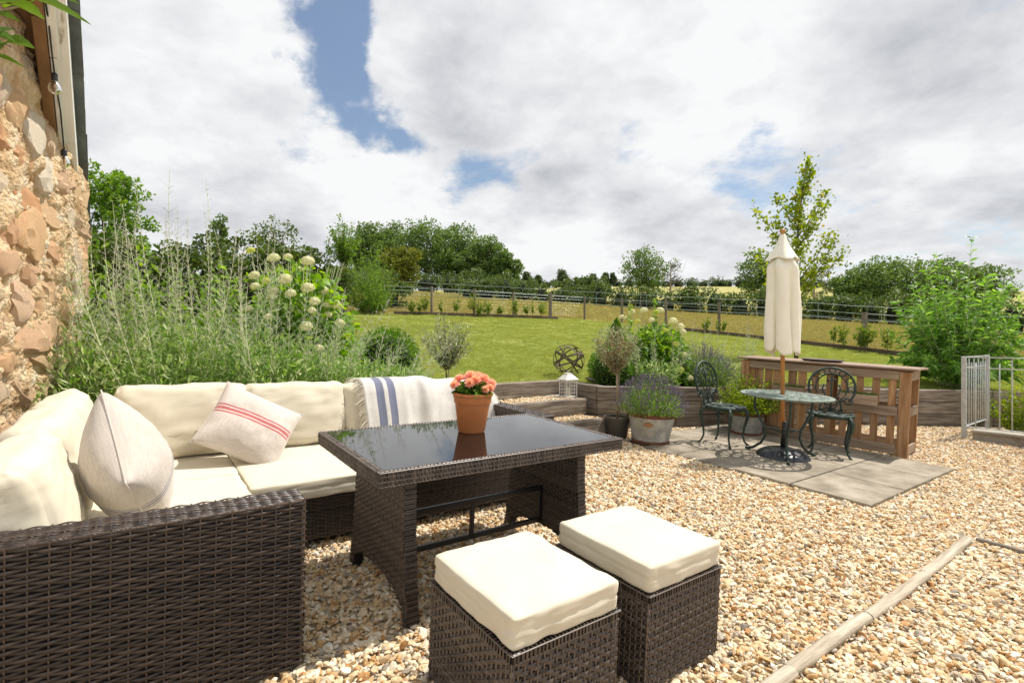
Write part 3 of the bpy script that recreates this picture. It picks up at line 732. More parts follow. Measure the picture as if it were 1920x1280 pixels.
    strip('verge_moulding', -2.2, -.05, .085, .128, -.16, -.135, white_paint); strip('verge_moulding', -.04, 1.85, .098, .128, -.155, -.135, white_paint)
    for s0, s1 in ((-2.2, -.3), (-.29, 1.84)): strip('rafter', s0, s1, .132, .185, -.17, -.02, wood_brown)
    for s0, s1 in ((-2.2, -.9), (-.89, .5), (.51, 1.84)): strip('soffit_board', s0, s1, .19, .60, -.05, -.025, wood_brown)
    sl = MB(); sl.box((0, 0, 0), (.40, .30, .012), None, .002); slm = sl.mesh('slate'); slm.materials.append(slate)
    rot = Matrix((rk, pn.cross(rk), pn)).transposed().to_4x4()
    for i in range(18):
        for c_ in range(3):
            o = bpy.data.objects.new('slate', slm); C.objects.link(o); o.parent = root
            o.matrix_local = Matrix.Translation(along(1.78-i*.225, -.005+.15+c_*.302+r.uniform(-.004, .004), .018)) @ rot @ Matrix.Rotation(R(2.6), 4, 'Y') @ Matrix.Rotation(r.uniform(-.012, .012), 4, 'Z')
    # festoon lights along the verge
    E0 = P1 + rk*(-1.4)
    fs = thing('festoon_light', 'black festoon cable with clear round bulbs hanging along the barn verge', 'string lights', Matrix.Translation(E0))
    def cab(s):
        ph = ((s+.9) % .62)/.62
        return P1 + rk*s - nw*(.112-.012*math.sin(s*2)) - pn*(.150+.05*math.sin(PI*ph)) - E0
    cb = MB(); cb.tube([cab(-1.4+i*.04) for i in range(82)], .0045, 5); cb.build('cable', black_m, fs)
    for s in (-.86, .02, .62, 1.25):
        p = cab(s)
        k = MB(); k.lathe([(.010, 0.004), (.015, -.004), (.015, -.034), (.012, -.04)], 10, p); b = k.build('bulb_holder', black_m, fs)
        k = MB(); k.lathe([(.011, -.036), (.014, -.045), (.026, -.062), (.031, -.082), (.026, -.102), (.013, -.112), (.002, -.114)], 14, p); k.build('bulb', bulb_m, b, smooth=True)
        k = MB(); k.lathe([(.004, -.038), (.005, -.07), (.010, -.082), (.004, -.09)], 8, p); k.build('filament', tag_m, b)
barn()

# ------------------------------------------------------------------ rattan weave
def weave(acc, O, a, b, n, rng_of, Hh, row=.011, stake=.045, amp=.0030, seg=4, prof=5, seed=0):
    """plain weave on the plane O + x*a + y*b (n outward); rng_of(y) -> list of (x0,x1)"""
    O, a, b, n = (np.array(tuple(v), float) for v in (O, a, b, n))
    r = np.random.default_rng(seed)
    if prof == 5: pb = np.array([-.47, -.26, 0, .26, .47])*row; ph = np.array([-.9, .75, .15, .75, -.9])*amp
    else: pb = np.array([-.47, 0, .47])*row; ph = np.array([-.7, .7, -.7])*amp
    k = len(pb); nr = int(Hh/row)
    lo, hi = 1e9, -1e9
    for j in range(nr):
        y = (j+.5)*row
        for (x0, x1) in rng_of(y):
            if x1-x0 < .006: continue
            lo, hi = min(lo, x0), max(hi, x1)
            ns = max(3, int((x1-x0)/stake*seg)+1); xs = np.linspace(x0, x1, ns)
            off = amp*1.25*np.cos(PI*xs/stake + PI*j) + amp*.3*r.normal()
            yy = y + .0006*r.normal() + .0007*np.sin(xs*9+r.random()*6)
            base = O + xs[:, None]*a + (yy if np.ndim(yy) else np.full(ns, yy))[:, None]*b + off[:, None]*n
            V = (base[:, None, :] + pb[None, :, None]*b + ph[None, :, None]*n).reshape(-1, 3)
            i = np.arange(ns-1)[:, None]*k; q = np.arange(k-1)[None, :]
            f = np.stack([i+q, i+k+q, i+k+q+1, i+q+1], -1).reshape(-1, 4)
            acc.append((V, f, np.full(len(V), r.uniform(.0, .55))))
    x = math.ceil(lo/stake)*stake
    w = .0030
    while x < hi-.002:
        ys = [y for y in np.linspace(0, Hh, max(3, int(Hh/row/2)+1)) if any(p0 <= x <= p1 for p0, p1 in rng_of(min(max(y, row*.5), Hh-row*.5)))]
        if len(ys) > 1:
            ys = np.array([min(ys), max(ys)])
            V = []
            for y in ys:
                for (dx, dh) in ((-w, -.6), (-w*.5, .55), (w*.5, .55), (w, -.6)): V.append(O + (x+dx)*a + y*b + dh*amp*n)
            f = np.array([[0, 4, 5, 1], [1, 5, 6, 2], [2, 6, 7, 3]])[:, ::-1]
            acc.append((np.array(V), f, np.full(8, .75)))
        x += stake
def rect(w): return lambda y: [(0, w)]
def panel(acc, O, a, b, W, Hh, flip=False, **kw):
    a, b = Vector(a), Vector(b); n = a.cross(b)
    if flip: n = -n
    weave(acc, O, a, b, n, rect(W), Hh, **kw)
def weave_obj(name, acc, mat, parent):
    V = []; Fq = []; va = []; c = 0
    for v, f, a in acc: V.append(v); Fq.append(f+c); va.append(a); c += len(v)
    return link(name, npmesh(name, np.concatenate(V), [np.concatenate(Fq)], var=np.concatenate(va), smooth=True), mat, parent)
def wicker_block(name, lo, hi, faces, parent, mat, core=True, inset=.006, **kw):
    """box part: dark core + weave on the given faces ('-y','+x','+z',...); rows run along the horizontal"""
    lo, hi = Vector(lo), Vector(hi); s = hi-lo; acc = []
    X, Y, Z = Vector((1, 0, 0)), Vector((0, 1, 0)), Vector((0, 0, 1))
    for f in faces:
        seed = hash_s(name+f)
        if f == '-y': panel(acc, lo, X, Z, s.x, s.z, seed=seed, **kw)
        if f == '+y': panel(acc, Vector((hi.x, hi.y, lo.z)), -X, Z, s.x, s.z, seed=seed, **kw)
        if f == '+x': panel(acc, Vector((hi.x, lo.y, lo.z)), Y, Z, s.y, s.z, seed=seed, **kw)
        if f == '-x': panel(acc, Vector((lo.x, hi.y, lo.z)), -Y, Z, s.y, s.z, seed=seed, **kw)
        if f == '+z':
            if s.x >= s.y: panel(acc, Vector((lo.x, lo.y, hi.z)), X, Y, s.x, s.y, seed=seed, **kw)
            else: panel(acc, Vector((hi.x, lo.y, hi.z)), Y, -X, s.y, s.x, seed=seed, **kw)
    o = weave_obj(name, acc, mat, parent)
    if core:
        mb = MB(); c = (lo+hi)/2; mb.box(c, (s.x-2*inset, s.y-2*inset, s.z-2*inset), None, .004); mb.build('core', dark_back, o)
    return o
def hash_s(s): return sum(ord(c)*(i+1)*31 for i, c in enumerate(s)) % 100000

# ------------------------------------------------------------------ corner sofa
def sofa():
    t = thing('rattan_corner_sofa', 'dark brown woven rattan corner sofa against the stone wall', 'sofa', FM(0, 0))
    AH = .635
    wicker_block('armrest', (-.585, 1.985, .02), (.478, 2.125, AH), ('-y', '+x'), t, wick_m, row=.0112, stake=.046, amp=.0044)
    acc = []; panel(acc, Vector((-.585, 1.985, AH)), Vector((1, 0, 0)), Vector((0, 1, 0)), 1.063, .14, row=.0112, stake=.036, amp=.0022, seg=4, prof=5); weave_obj('armrest_top', acc, wick_m, t)
    wicker_block('armrest', (2.425, 3.02, .02), (2.56, 4.02, AH-.02), ('-y', '+z', '-x', '+x'), t, wick_m, prof=3, seg=3)
    wicker_block('backrest', (-.545, 2.13, .02), (-.435, 4.02, AH), ('+z', '+x', '-x'), t, wick_m, prof=3, seg=3)
    wicker_block('backrest', (-.545, 4.025, .02), (2.56, 4.155, AH), ('+z', '-y'), t, wick_m, prof=3, seg=3)
    wicker_block('seat_base', (.40-.8, 2.13, .04), (.432, 3.01, .295), ('+x',), t, wick_m, prof=5, seg=4)
    wicker_block('seat_base', (-.40, 3.015, .04), (2.42, 4.0, .295), ('-y',), t, wick_m, prof=5, seg=4, row=.0105, stake=.042)
    mb = MB()
    for (x, y) in ((.45, 2.02), (-.55, 2.02), (.40, 3.05), (1.4, 3.05), (2.4, 3.05), (2.52, 4.1), (-.55, 4.1)):
        mb.box((x, y, .012), (.04, .04, .05), None, .004)
        mb.build('foot', black_m, t); mb = MB()
    # rolled edge of the near arm
    k = MB(); k.tube([(-.58, 1.990, AH-.006), (.474, 1.990, AH-.006)], .0075, 8); k.build('edge_roll', wick_plain, t, smooth=True)
    k = MB(); k.tube([(.474, 1.992, .02), (.474, 1.992, AH-.004)], .0075, 8); k.build('edge_roll', wick_plain, t, smooth=True)
wick_plain = M('rattan_binding', [(.3, (.05, .034, .026)), (.7, (.10, .07, .055))], scale=90, rough=.4, stretch=(1, 1, 1), bump=.6, bscale=160)
sofa()

def rbox(name, size, r, nseg=14, puff=(0, 0), wr=.004, seed=0, pinch=0.0, wfreq=7.0, sag=0.0, seam=None):
    """soft box cushion: rounded, puffed, wrinkled"""
    bm = bmesh.new(); hx, hy, hz = (q/2 for q in size)
    seen = {}
    def vert(p):
        k = tuple(round(c*1e5) for c in p)
        if k not in seen: seen[k] = bm.verts.new(p)
        return seen[k]
    off = Vector((seed*3.7, seed*1.3, seed*2.1))
    def mapp(c):
        P = Vector((c[0]*hx, c[1]*hy, c[2]*hz)); Q = Vector((max(-hx+r, min(hx-r, P.x)), max(-hy+r, min(hy-r, P.y)), max(-hz+r, min(hz-r, P.z))))
        d = P-Q; q = Q + (d.normalized()*r if d.length > 1e-9 else d)
        fx, fy, fz = (1-c[0]**2), (1-c[1]**2), (1-c[2]**2)
        q.z += math.copysign(1, c[2])*puff[0]*fx*fy*min(1, abs(c[2])*1.2) if abs(c[2]) > 1e-6 else 0
        q.y += c[1]*puff[1]*fx*fz; q.x += c[0]*puff[1]*.6*fy*fz
        if pinch:
            e = (abs(c[0])**6)*(abs(c[2])**4); q.y *= 1-.55*e*pinch; q.x -= math.copysign(1, c[0])*pinch*.02*(1-e)*abs(c[0])**3
        if sag: q.z -= sag*(1-c[0]**2)*max(0, c[2])
        nn = noise.fractal(q*wfreq+off, .9, 2.1, 4)
        ridge = (1-abs(noise.noise(Vector((q.x*9, q.y*9, q.z*22))+off))*2.2)
        dirn = Vector((c[0]**3, c[1]**3, c[2]**3)); dirn = dirn.normalized() if dirn.length > 0 else Vector((0, 0, 1))
        edge = max(abs(c[0]), abs(c[1]), 0)**2
        q += dirn*(wr*nn + wr*.6*max(0, ridge)*edge)
        if seam is not None and max(abs(c[0]), abs(c[1])) > .999:
            e = math.exp(-((c[2]-seam)/.11)**2)*.0035
            q.x -= math.copysign(e, c[0]) if abs(c[0]) > .999 else 0; q.y -= math.copysign(e, c[1]) if abs(c[1]) > .999 else 0
        return q
    g = [-1+2*i/nseg for i in range(nseg+1)]
    g = [math.copysign(abs(x)**.8, x) for x in g]
    for ax in range(3):
        for sg in (-1, 1):
            o = [q for q in range(3) if q != ax]
            grid = []
            for x in g:
                rowv = []
                for y in g:
                    c = [0, 0, 0]; c[ax] = sg; c[o[0]] = x; c[o[1]] = y
                    key = tuple(round(q*1e5) for q in c)
                    if key not in seen: seen[key] = bm.verts.new(mapp(c))
                    rowv.append(seen[key])
                grid.append(rowv)
            for i in range(nseg):
                for j in range(nseg):
                    f = [grid[i][j], grid[i+1][j], grid[i+1][j+1], grid[i][j+1]]
                    if (sg < 0) ^ (ax == 1): f = f[::-1]
                    bm.faces.new(f)
    me = bpy.data.meshes.new(name); bm.to_mesh(me); bm.free()
    me.polygons.foreach_set('use_smooth', [True]*len(me.polygons)); return me
SC = 'cream sofa cushions'
def cushions():
    # seats
    def seat(u0, u1, v0, v1, label, seed, top=.400):
        me = rbox('seat_cushion', (u1-u0, v1-v0, top-.297), .012, 20, puff=(.004, .003), wr=.0045, seed=seed, seam=.1)
        o = link('seat_cushion', me, cream_m, None, FM((u0+u1)/2, (v0+v1)/2, (top+.297)/2)); tag(o, label, 'cushion')
    seat(-.30, .446, 2.14, 3.28, 'cream seat cushion beneath the linen pillow with thin dark blue stripes', 1)
    seat(-.30, .446, 3.29, 3.98, 'cream corner seat cushion where the two sofa wings meet', 2, .398)
    seat(.454, 1.035, 2.955, 3.98, 'cream seat cushion beneath the red striped linen pillow', 3)
    seat(1.045, 1.73, 2.965, 3.98, 'cream seat cushion just behind the rattan table, next to the striped pillow seat', 4, .396)
    seat(1.74, 2.41, 2.965, 3.98, 'cream seat cushion at the sofa end, beside its far arm', 5, .396)
    # backs
    def back(c, rz, w, h, lean, label, seed, t=.19):
        me = rbox('back_cushion', (w, t, h), .050, 22, puff=(.008, .028), wr=.013, seed=seed, pinch=.9, wfreq=6.5)
        m = FM(c[0], c[1], c[2], rz) @ Matrix.Rotation(lean, 4, 'X')
        o = link('back_cushion', me, cream_m, None, m); tag(o, label, 'cushion')
    # left wing (faces +u): local x runs along -v ... rotated by 90 degrees
    ln = R(-14)
    back((-.315, 2.42, .60), R(90), .56, .44, ln, 'cream back cushion beside the big woven near arm', 11)
    back((-.315, 3.02, .61), R(90), .66, .44, ln, 'cream back cushion behind the linen pillow with thin dark blue stripes', 12)
    back((-.315, 3.62, .605), R(90), .58, .43, ln, 'cream back cushion standing in the corner against the stone wall side', 13)
    back((.215, 3.875, .615), 0, .70, .44, ln, 'cream back cushion nearest the sofa corner under leaf shadows', 14)
    back((.885, 3.875, .605), 0, .66, .43, ln, 'cream back cushion behind the red striped linen pillow', 15)
    back((1.555, 3.875, .595), 0, .70, .42, ln, 'cream back cushion with the fringed throw end and blue stripes over it', 16)
    back((2.17, 3.875, .59), 0, .54, .42, ln, 'cream back cushion at the sofa end, mostly covered by the grey throw', 17)
cushions()
def pillow(name, w, h, t, mat, mw, label, seed, axis='pu'):
    n = 40; V = []; pu = []; pv = []
    g = np.linspace(-1, 1, n+1)
    off = Vector((seed*5.1, seed*2.3, 0))
    for side in (1, -1):
        for s in g:
            for q in g:
                x = s*w/2*(1-.07*(1-q*q)**1.0); y = q*h/2*(1-.07*(1-s*s))
                th = ((1-s**2)*(1-q**2))
                z = t/2*max(0, th)**.50
                nn = noise.fractal(Vector((x*6, y*6, side*2))+off, .9, 2.1, 4)
                edge = 1-max(0, th)
                z += max(0, th)**.3*(.010*nn + .007*noise.noise(Vector((x*16, y*16, side))+off)*edge)
                V.append((x, y, side*z)); pu.append(s); pv.append(q)
    m = n+1; f = []
    for i in range(n):
        for j in range(n):
            a = i*m+j; f.append((a, a+m, a+m+1, a+1)); b = m*m+a; f.append((b, b+1, b+m+1, b+m))
    me = npmesh(name, V, [np.array(f)], smooth=True, attrs={'pu': pu, 'pv': pv})
    bm = bmesh.new(); bm.from_mesh(me); bmesh.ops.remove_doubles(bm, verts=bm.verts, dist=1e-5); bm.to_mesh(me); bm.free()
    o = link(name, me, mat, None, mw); tag(o, label, 'pillow')
    # seam along the edge
    mb = MB(); pts = []
    for k in range(4):
        for i in range(20):
            q = -1+2*i/20
            s, r_ = [(q, -1), (1, q), (-q, 1), (-1, -q)][k]
            pts.append((s*w/2*(1-.07*(1-r_*r_)), r_*h/2*(1-.07*(1-s*s)), 0))
    pts.append(pts[0]); mb.tube(pts, .0030, 5); mb.build('seam', linen_plain, o)
    return o
def basis(X, Y, Z, loc):
    X, Y, Z = X.normalized(), Y.normalized(), Z.normalized()
    return Matrix(((X.x, Y.x, Z.x, loc.x), (X.y, Y.y, Z.y, loc.y), (X.z, Y.z, Z.z, loc.z), (0, 0, 0, 1)))
def pillows():
    # edge-on pillow leaning on the left wing, one corner up
    c = F(-.045, 2.63, .665); Z = F(1, 0, .30)-F(0, 0, 0); Z.normalize()
    # in-plane axes: turned 45 degrees
    up = (Vector((0, 0, 1)) - Z*Z.z).normalized(); sd = up.cross(Z)
    a = R(135); X = up*math.cos(a)+sd*math.sin(a); Y = Z.cross(X)
    pillow('linen_pillow', .46, .46, .30, linen_blue, basis(X, Y, Z, c), 'plump oatmeal linen pillow seen edge-on with thin dark blue stripes', 3)
    # red striped pillow leaning on the back wing, tilted
    c = F(.545, 3.555, .600); Z = (F(.12, -1, .62)-F(0, 0, 0)).normalized()
    up = (Vector((0, 0, 1)) - Z*Z.z).normalized(); sd = up.cross(Z)
    a = R(33); X = up*math.cos(a)+sd*math.sin(a); Y = Z.cross(X)
    pillow('linen_pillow', .44, .50, .20, linen_red, basis(X, Y, Z, c), 'tilted oatmeal linen pillow with a band of red stripes', 4)
pillows()
def throw():
    # cloth laid lengthwise over the right back cushions: front flap, over the top, back flap
    n_u, n_l = 70, 40; u0, u1 = 1.33, 2.50
    prof = [(3.625, .40), (3.645, .48), (3.67, .56), (3.695, .64), (3.72, .70), (3.75, .76), (3.795, .81), (3.87, .836), (3.95, .834), (4.03, .805), (4.10, .74), (4.185, .66), (4.195, .5)]
    cum = [0]
    for i in range(1, len(prof)): cum.append(cum[-1]+math.dist(prof[i], prof[i-1]))
    V = []; pu = []
    for i in range(n_u+1):
        a = i/n_u; u = u0+(u1-u0)*a
        for j in range(n_l+1):
            s = cum[-1]*j/n_l
            v = float(np.interp(s, cum, [p[0] for p in prof])); k = float(np.interp(s, cum, [p[1] for p in prof]))
            fold = .016*noise.noise((u*7, s*1.2, 2)) + .008*noise.noise((u*19, s*3, 5)) + .012*math.sin(u*21+1.2*noise.noise((u*3, s, 0)))*sstep(1.6, 1.8, u)
            sag = -.028*sstep(1.85, 2.05, u)*sstep(.55, .75, k) - .10*sstep(2.36, 2.5, u)*sstep(.5, .8, k)
            V.append((u+.012*noise.noise((s*5, u*2, 1)), v-.020-fold, k+.012+sag+.4*fold)); pu.append(a)
    m = n_l+1
    f = np.array([[i*m+j, (i+1)*m+j, (i+1)*m+j+1, i*m+j+1] for i in range(n_u) for j in range(n_l)])
    me = npmesh('wool_throw', V, [f], smooth=True, attrs={'pu': pu})
    o = link('wool_throw', me, throw_m, None, FM(0, 0)); tag(o, 'off-white woven throw with two blue stripes and fringe over sofa back', 'throw')
    md = o.modifiers.new('thick', 'SOLIDIFY'); md.thickness = .006
    ts = TubeSet(); r = np.random.default_rng(3)
    for side, col in ((0, -1), (n_u, 1)):
        for j in range(0, n_l*3):
            q = j/3; j0 = min(int(q), n_l-1); fr = q-j0
            p = np.array(V[side*m+j0])*(1-fr)+np.array(V[side*m+j0+1])*fr
            L = r.uniform(.06, .095); pts = [p]
            dr = np.array([col*1.0, -.10+.15*r.normal(), -.45+.25*r.normal()]); dr /= np.linalg.norm(dr)
            if col > 0: dr = np.array([.6, -.4+.2*r.normal(), -.8+.2*r.normal()]); dr /= np.linalg.norm(dr)
            for k in range(1, 6):
                dr = dr+np.array([0, 0, -.12])+.10*r.normal(size=3); dr /= np.linalg.norm(dr); pts.append(pts[-1]+dr*L/5)
            ts.add(pts, .0022, .0016, k=4)
    link('fringe', ts.mesh('fringe'), fringe_m, o)
throw()

# ------------------------------------------------------------------ rattan table
def table():
    t = thing('rattan_table', 'rectangular brown rattan table with black glass top', 'table', FM(0, 0))
    U0, U1, V0, V1, K0, K1 = .742, 2.128, 1.948, 2.792, .642, .700
    X, Y, Z = Vector((1, 0, 0)), Vector((0, 1, 0)), Vector((0, 0, 1))
    acc = []; kw = dict(row=.0090, stake=.0200, amp=.0026, seg=3, prof=3)
    h = K1-K0
    # strands stand upright on the rim faces
    def rim(O, a, W, n):
        weave(acc, O, Z, a, n, rect(h), W, **kw)
    rim(Vector((U0, V0, K0)), X, U1-U0, -Y); rim(Vector((U0, V1, K0)), X, U1-U0, Y)
    rim(Vector((U0, V0, K0)), Y, V1-V0, -X); rim(Vector((U1, V0, K0)), Y, V1-V0, X)
    wv = .030
    def toprim(O, a, b, L): weave(acc, O, b, a, Z, rect(wv), L, **kw)
    toprim(Vector((U0, V0, K1)), X, Y, U1-U0); toprim(Vector((U0, V1-wv, K1)), X, Y, U1-U0)
    toprim(Vector((U0, V0+wv, K1)), Y, X, V1-V0-2*wv); toprim(Vector((U1-wv, V0+wv, K1)), Y, X, V1-V0-2*wv)
    o = weave_obj('rim', acc, wick_t, t)
    mb = MB(); mb.box(((U0+U1)/2, (V0+V1)/2, (K0+K1)/2-.002), (U1-U0-.012, V1-V0-.012, h-.012), None, .003); mb.build('core', dark_back, o)
    mb = MB(); mb.box(((U0+U1)/2, (V0+V1)/2, K1-.003), (U1-U0-2*wv, V1-V0-2*wv, .008), None, .0015); mb.build('glass_top', glass_m, t)
    # flared end panels with an arched foot
    c = (V0+V1)/2; vb0, vb1 = 2.000, 2.735; vt0, vt1 = 2.075, 2.665; KT = K0-.002
    def ext(k):
        f = 1-(k/KT); f = f**1.8
        return vt0+(vb0-vt0)*f, vt1+(vb1-vt1)*f
    def rng_panel(k):
        a, b = ext(k); arch = .215*math.sqrt(max(0, 1-((k)/.235)**2)) if k < .235 else 0
        if arch <= 0: return [(a, b)]
        m_ = (a+b)/2; hw = (b-a)/2-.052
        g = hw*max(0, 1-(k/.128)**3.2)**.5 if k < .128 else 0
        return [(a, m_-g), (m_+g, b)] if g > .01 else [(a, b)]
    for (u, label) in ((.935, None), (1.945, None)):
        acc = []
        for (uu, nn) in ((u-.026, -1), (u+.026, 1)):
            weave(acc, Vector((uu, 0, 0)), Y, Z, Vector((nn, 0, 0)), rng_panel, KT, row=.0125, stake=.026, amp=.0034, seg=4, prof=5, seed=int(uu*100))
        # edges of the panel
        for side in (0, 1):
            for j in range(int(KT/.011)):
                k = (j+.5)*.011; v = ext(k)[side]; sg = -1 if side == 0 else 1
                xs = np.linspace(-.028, .028, 5); pb = np.array([-.005, 0, .005]); ph = np.array([-.001, .003, -.001]); offz = .0015*(1 if j % 2 else -1)
                VV = np.array([[u+x, v+sg*(p+offz), k+b] for x in xs for b, p in zip(pb, ph)])
                i = np.arange(4)[:, None]*3; q = np.arange(2)[None, :]; f = np.stack([i+q, i+3+q, i+3+q+1, i+q+1], -1).reshape(-1, 4)
                acc.append((VV, f, np.full(len(VV), random.random()*.5)))
        o = weave_obj('leg_panel', acc, wick_t, t)
        mb = MB(); ks = np.linspace(0.0, KT, 40)
        for a_, b_ in zip(ks[:-1], ks[1:]):
            for (x0, x1) in rng_panel((a_+b_)/2):
                if x1-x0 > .02: mb.box((u, (x0+x1)/2, (a_+b_)/2), (.046, x1-x0-.008, b_-a_+.0006), None, .0005)
        mb.build('core', dark_back, o)
        for v in (vb0+.03, vb1-.03):
            mb = MB(); mb.box((u, v, .006), (.045, .05, .03), None, .004); mb.build('foot', black_m, t)
    v = 2.37
    for k in (.345, .155):
        mb = MB(); mb.box(((.95+1.93)/2, v, k), (.97, .022, .028), None, .003); mb.build('stretcher', black_m, t)
    for u in (.975, 1.44, 1.908):
        mb = MB(); mb.box((u, v, .25), (.022, .022, .20), None, .003); mb.build('stretcher_upright', black_m, t)
    for v in (2.1, 2.64):
        mb = MB(); mb.box((1.435, v, .628), (.99, .03, .028), None, .003); mb.build('under_rail', black_m, t)
table()

# ------------------------------------------------------------------ footstools
def stools():
    for i, (u0, lab) in enumerate(((.850, 'rattan footstool beneath the puckered cream pad, next to the table leg'), (1.447, 'rattan footstool beside the open gravel with the bleached timber edging'))):
        u1 = u0+.438; v0, v1 = 1.195, 1.688
        t = thing('rattan_footstool', lab, 'footstool', FM(u0+.22, 1.44), 'rattan footstools')
        lo = Vector((u0-(u0+.22), v0-1.44, 0)); hi = Vector((u1-(u0+.22), v1-1.44, .335))
        wicker_block('body', lo+Vector((0, 0, .012)), hi, ('-y', '+x', '-x', '+y'), t, wick_t, row=.0150, stake=.0245, amp=.0036, prof=5, seg=4)
        for (x, y) in ((lo.x+.006, lo.y+.006), (hi.x-.006, lo.y+.006), (lo.x+.006, hi.y-.006), (hi.x-.006, hi.y-.006)):
            mb = MB(); mb.tube([(x, y, .004), (x, y, .335)], .0085, 8); mb.build('corner_post', wick_plain, t, smooth=True)
        # bound rim at the top
        acc = []; h = .028
        X, Y, Z = Vector((1, 0, 0)), Vector((0, 1, 0)), Vector((0, 0, 1)); kk = dict(row=.0075, stake=.5, amp=.0020, seg=8, prof=3)
        o0 = .006
        for O, a, n, W in ((Vector((lo.x, lo.y-o0, .333)), X, -Y, hi.x-lo.x), (Vector((lo.x-o0, lo.y, .333)), Y, -X, hi.y-lo.y), (Vector((hi.x+o0, lo.y, .333)), Y, X, hi.y-lo.y), (Vector((lo.x, hi.y+o0, .333)), X, Y, hi.x-lo.x)):
            weave(acc, O, Z, a, n, rect(h), W, **kk)
        for O, b, a, W in ((Vector((lo.x-o0, lo.y-o0, .361)), Y, X, hi.x-lo.x+2*o0), (Vector((lo.x-o0, lo.y-o0, .361)), X, Y, hi.y-lo.y+2*o0), (Vector((hi.x-.03+o0, lo.y-o0, .361)), X, Y, hi.y-lo.y+2*o0), (Vector((lo.x-o0, hi.y-.03+o0, .361)), Y, X, hi.x-lo.x+2*o0)):
            weave(acc, O, b, a, Z, rect(.03), W, **kk)
        o = weave_obj('top_rim', acc, wick_t, t)
        mb = MB(); mb.box((0, (v0+v1)/2-1.44, .347), (hi.x-lo.x+.006, hi.y-lo.y+.006, .022), None, .003); mb.build('core', dark_back, o)
        me = rbox('stool_cushion', (.434, .488, .098), .013, 22, puff=(.004, .003), wr=.0062 if i == 0 else .0042, seed=31+i, wfreq=10, seam=.05)
        c = link('stool_cushion', me, cream_m, None, FM(u0+.219, (v0+v1)/2, .364+.049)); tag(c, ('cream pad with puckered seams on the footstool by the table leg', 'smooth cream pad with a side zip on the footstool beside the open gravel')[i], 'cushion', 'footstool pads')
stools()
# ------------------------------------------------------------------ flowerpot on the table
def dahlia_head(seed, n=70, rad=.03):
    r = np.random.default_rng(seed); i = np.arange(n); f = i/n
    az = i*2.39996; el = R(80)*(1-f)+R(5)*f*0 - R(12)*f
    D = np.stack([np.cos(az)*np.cos(el), np.sin(az)*np.cos(el), np.sin(el)], 1)
    P = D*.004+np.array([0, 0, 1])*(1-f[:, None])*.008
    return leaf_mesh('flower', P, D, rad*(.5+.5*np.sqrt(f)), rad*.34, r, six=True, var=(r.random(n)*.35+.65*(1-f)*.8+.1).clip(0, 1), droop=-.12)
def potted_dahlia():
    t = thing('potted_dahlia', 'terracotta pot of salmon and orange dahlias standing on the glass table', 'potted plant', FM(1.470, 2.455, .702))
    k = .95
    mb = MB(); mb.lathe([(0.004, .002), (.072*k, 0), (.078*k, .008), (.101*k, .158), (.106*k, .160), (.108*k, .168), (.109*k, .196), (.116*k, .200), (.118*k, .208), (.115*k, .216), (.107*k, .216), (.103*k, .20), (.096*k, .19), (.01, .188)], 48)
    p = mb.build('pot', terracotta, t, smooth=True); autosmooth(p.data, 35)
    s = MB(); s.lathe([(.002, .192), (.098*k, .191)], 24, close=False); s.build('compost', soil_m, t)
    r = np.random.default_rng(8); n = 420
    d = sph(r, n); d[:, 2] = np.abs(d[:, 2])*.8; P = np.array([0, 0, .205])+d*np.array([.095, .095, .075])*r.uniform(.45, 1.0, (n, 1))
    D = d+r.normal(0, .5, (n, 3)); link('leaves', leaf_mesh('leaves', P, D, r.uniform(.028, .05, n), r.uniform(.016, .026, n), r, six=True), lf_deep, t)
    hs = [dahlia_head(60+i, 80, .031) for i in range(4)]
    for h in hs: h.materials.append(fl_dahlia)
    for i, (az, rr, z, s) in enumerate([(200, .02, .298, 1.25), (250, .055, .282, 1.15), (310, .058, .286, 1.15), (20, .045, .292, 1.1), (90, .05, .285, 1.0), (150, .07, .28, 1.1), (178, .108, .255, 1.0), (335, .098, .262, 1.0), (300, .10, .245, .9), (280, .095, .238, .8), (225, .075, .27, 1.0), (0, .10, .26, .9), (120, .10, .26, .9)]):
        o = bpy.data.objects.new('flower', hs[i % 4]); C.objects.link(o); o.parent = t
        a = R(az); dv = Vector((math.cos(a)*rr*6, math.sin(a)*rr*6, .75)).normalized()
        o.matrix_local = Matrix.Translation((math.cos(a)*rr, math.sin(a)*rr, z)) @ dv.to_track_quat('Z', 'Y').to_matrix().to_4x4() @ Matrix.Rotation(i, 4, 'Z') @ Matrix.Scale(s, 4)
potted_dahlia()

# ------------------------------------------------------------------ paving, timbers
def paving():
    t = bpy.data.objects.new('paving', None); C.objects.link(t); t.matrix_world = FM(0, 0); kind(t, 'structure')
    r = random.Random(4)
    U = [4.545, 5.10, 5.66, 6.16, 6.70]; v = 1.565
    rows = [(1.565, 2.18, [4.56, 5.30, 6.02, 6.70]), (2.18, 2.70, [4.55, 5.02, 5.72, 6.30, 6.70]), (2.70, 3.32, [4.52, 5.22, 5.88, 6.70]), (3.32, 3.72, [4.48, 4.95, 5.62, 6.20, 6.70]), (3.72, 4.10, [4.75, 5.3, 6.0, 6.66])]
    for v0, v1, us in rows:
        for a, b in zip(us[:-1], us[1:]):
            mb = MB(); mb.box(((a+b)/2, (v0+v1)/2, -.005+r.uniform(-.002, .002)), (b-a-.014, v1-v0-.014, .044), Matrix.Rotation(r.uniform(-.004, .004), 3, 'Z'), .005)
            mb.build('slab', slab_m, t)
    mb = MB(); mb.box((5.6, 2.82, -.012), (2.06, 2.44, .03), None, .003); mb.build('joint_bed', soil_m, t)
paving()
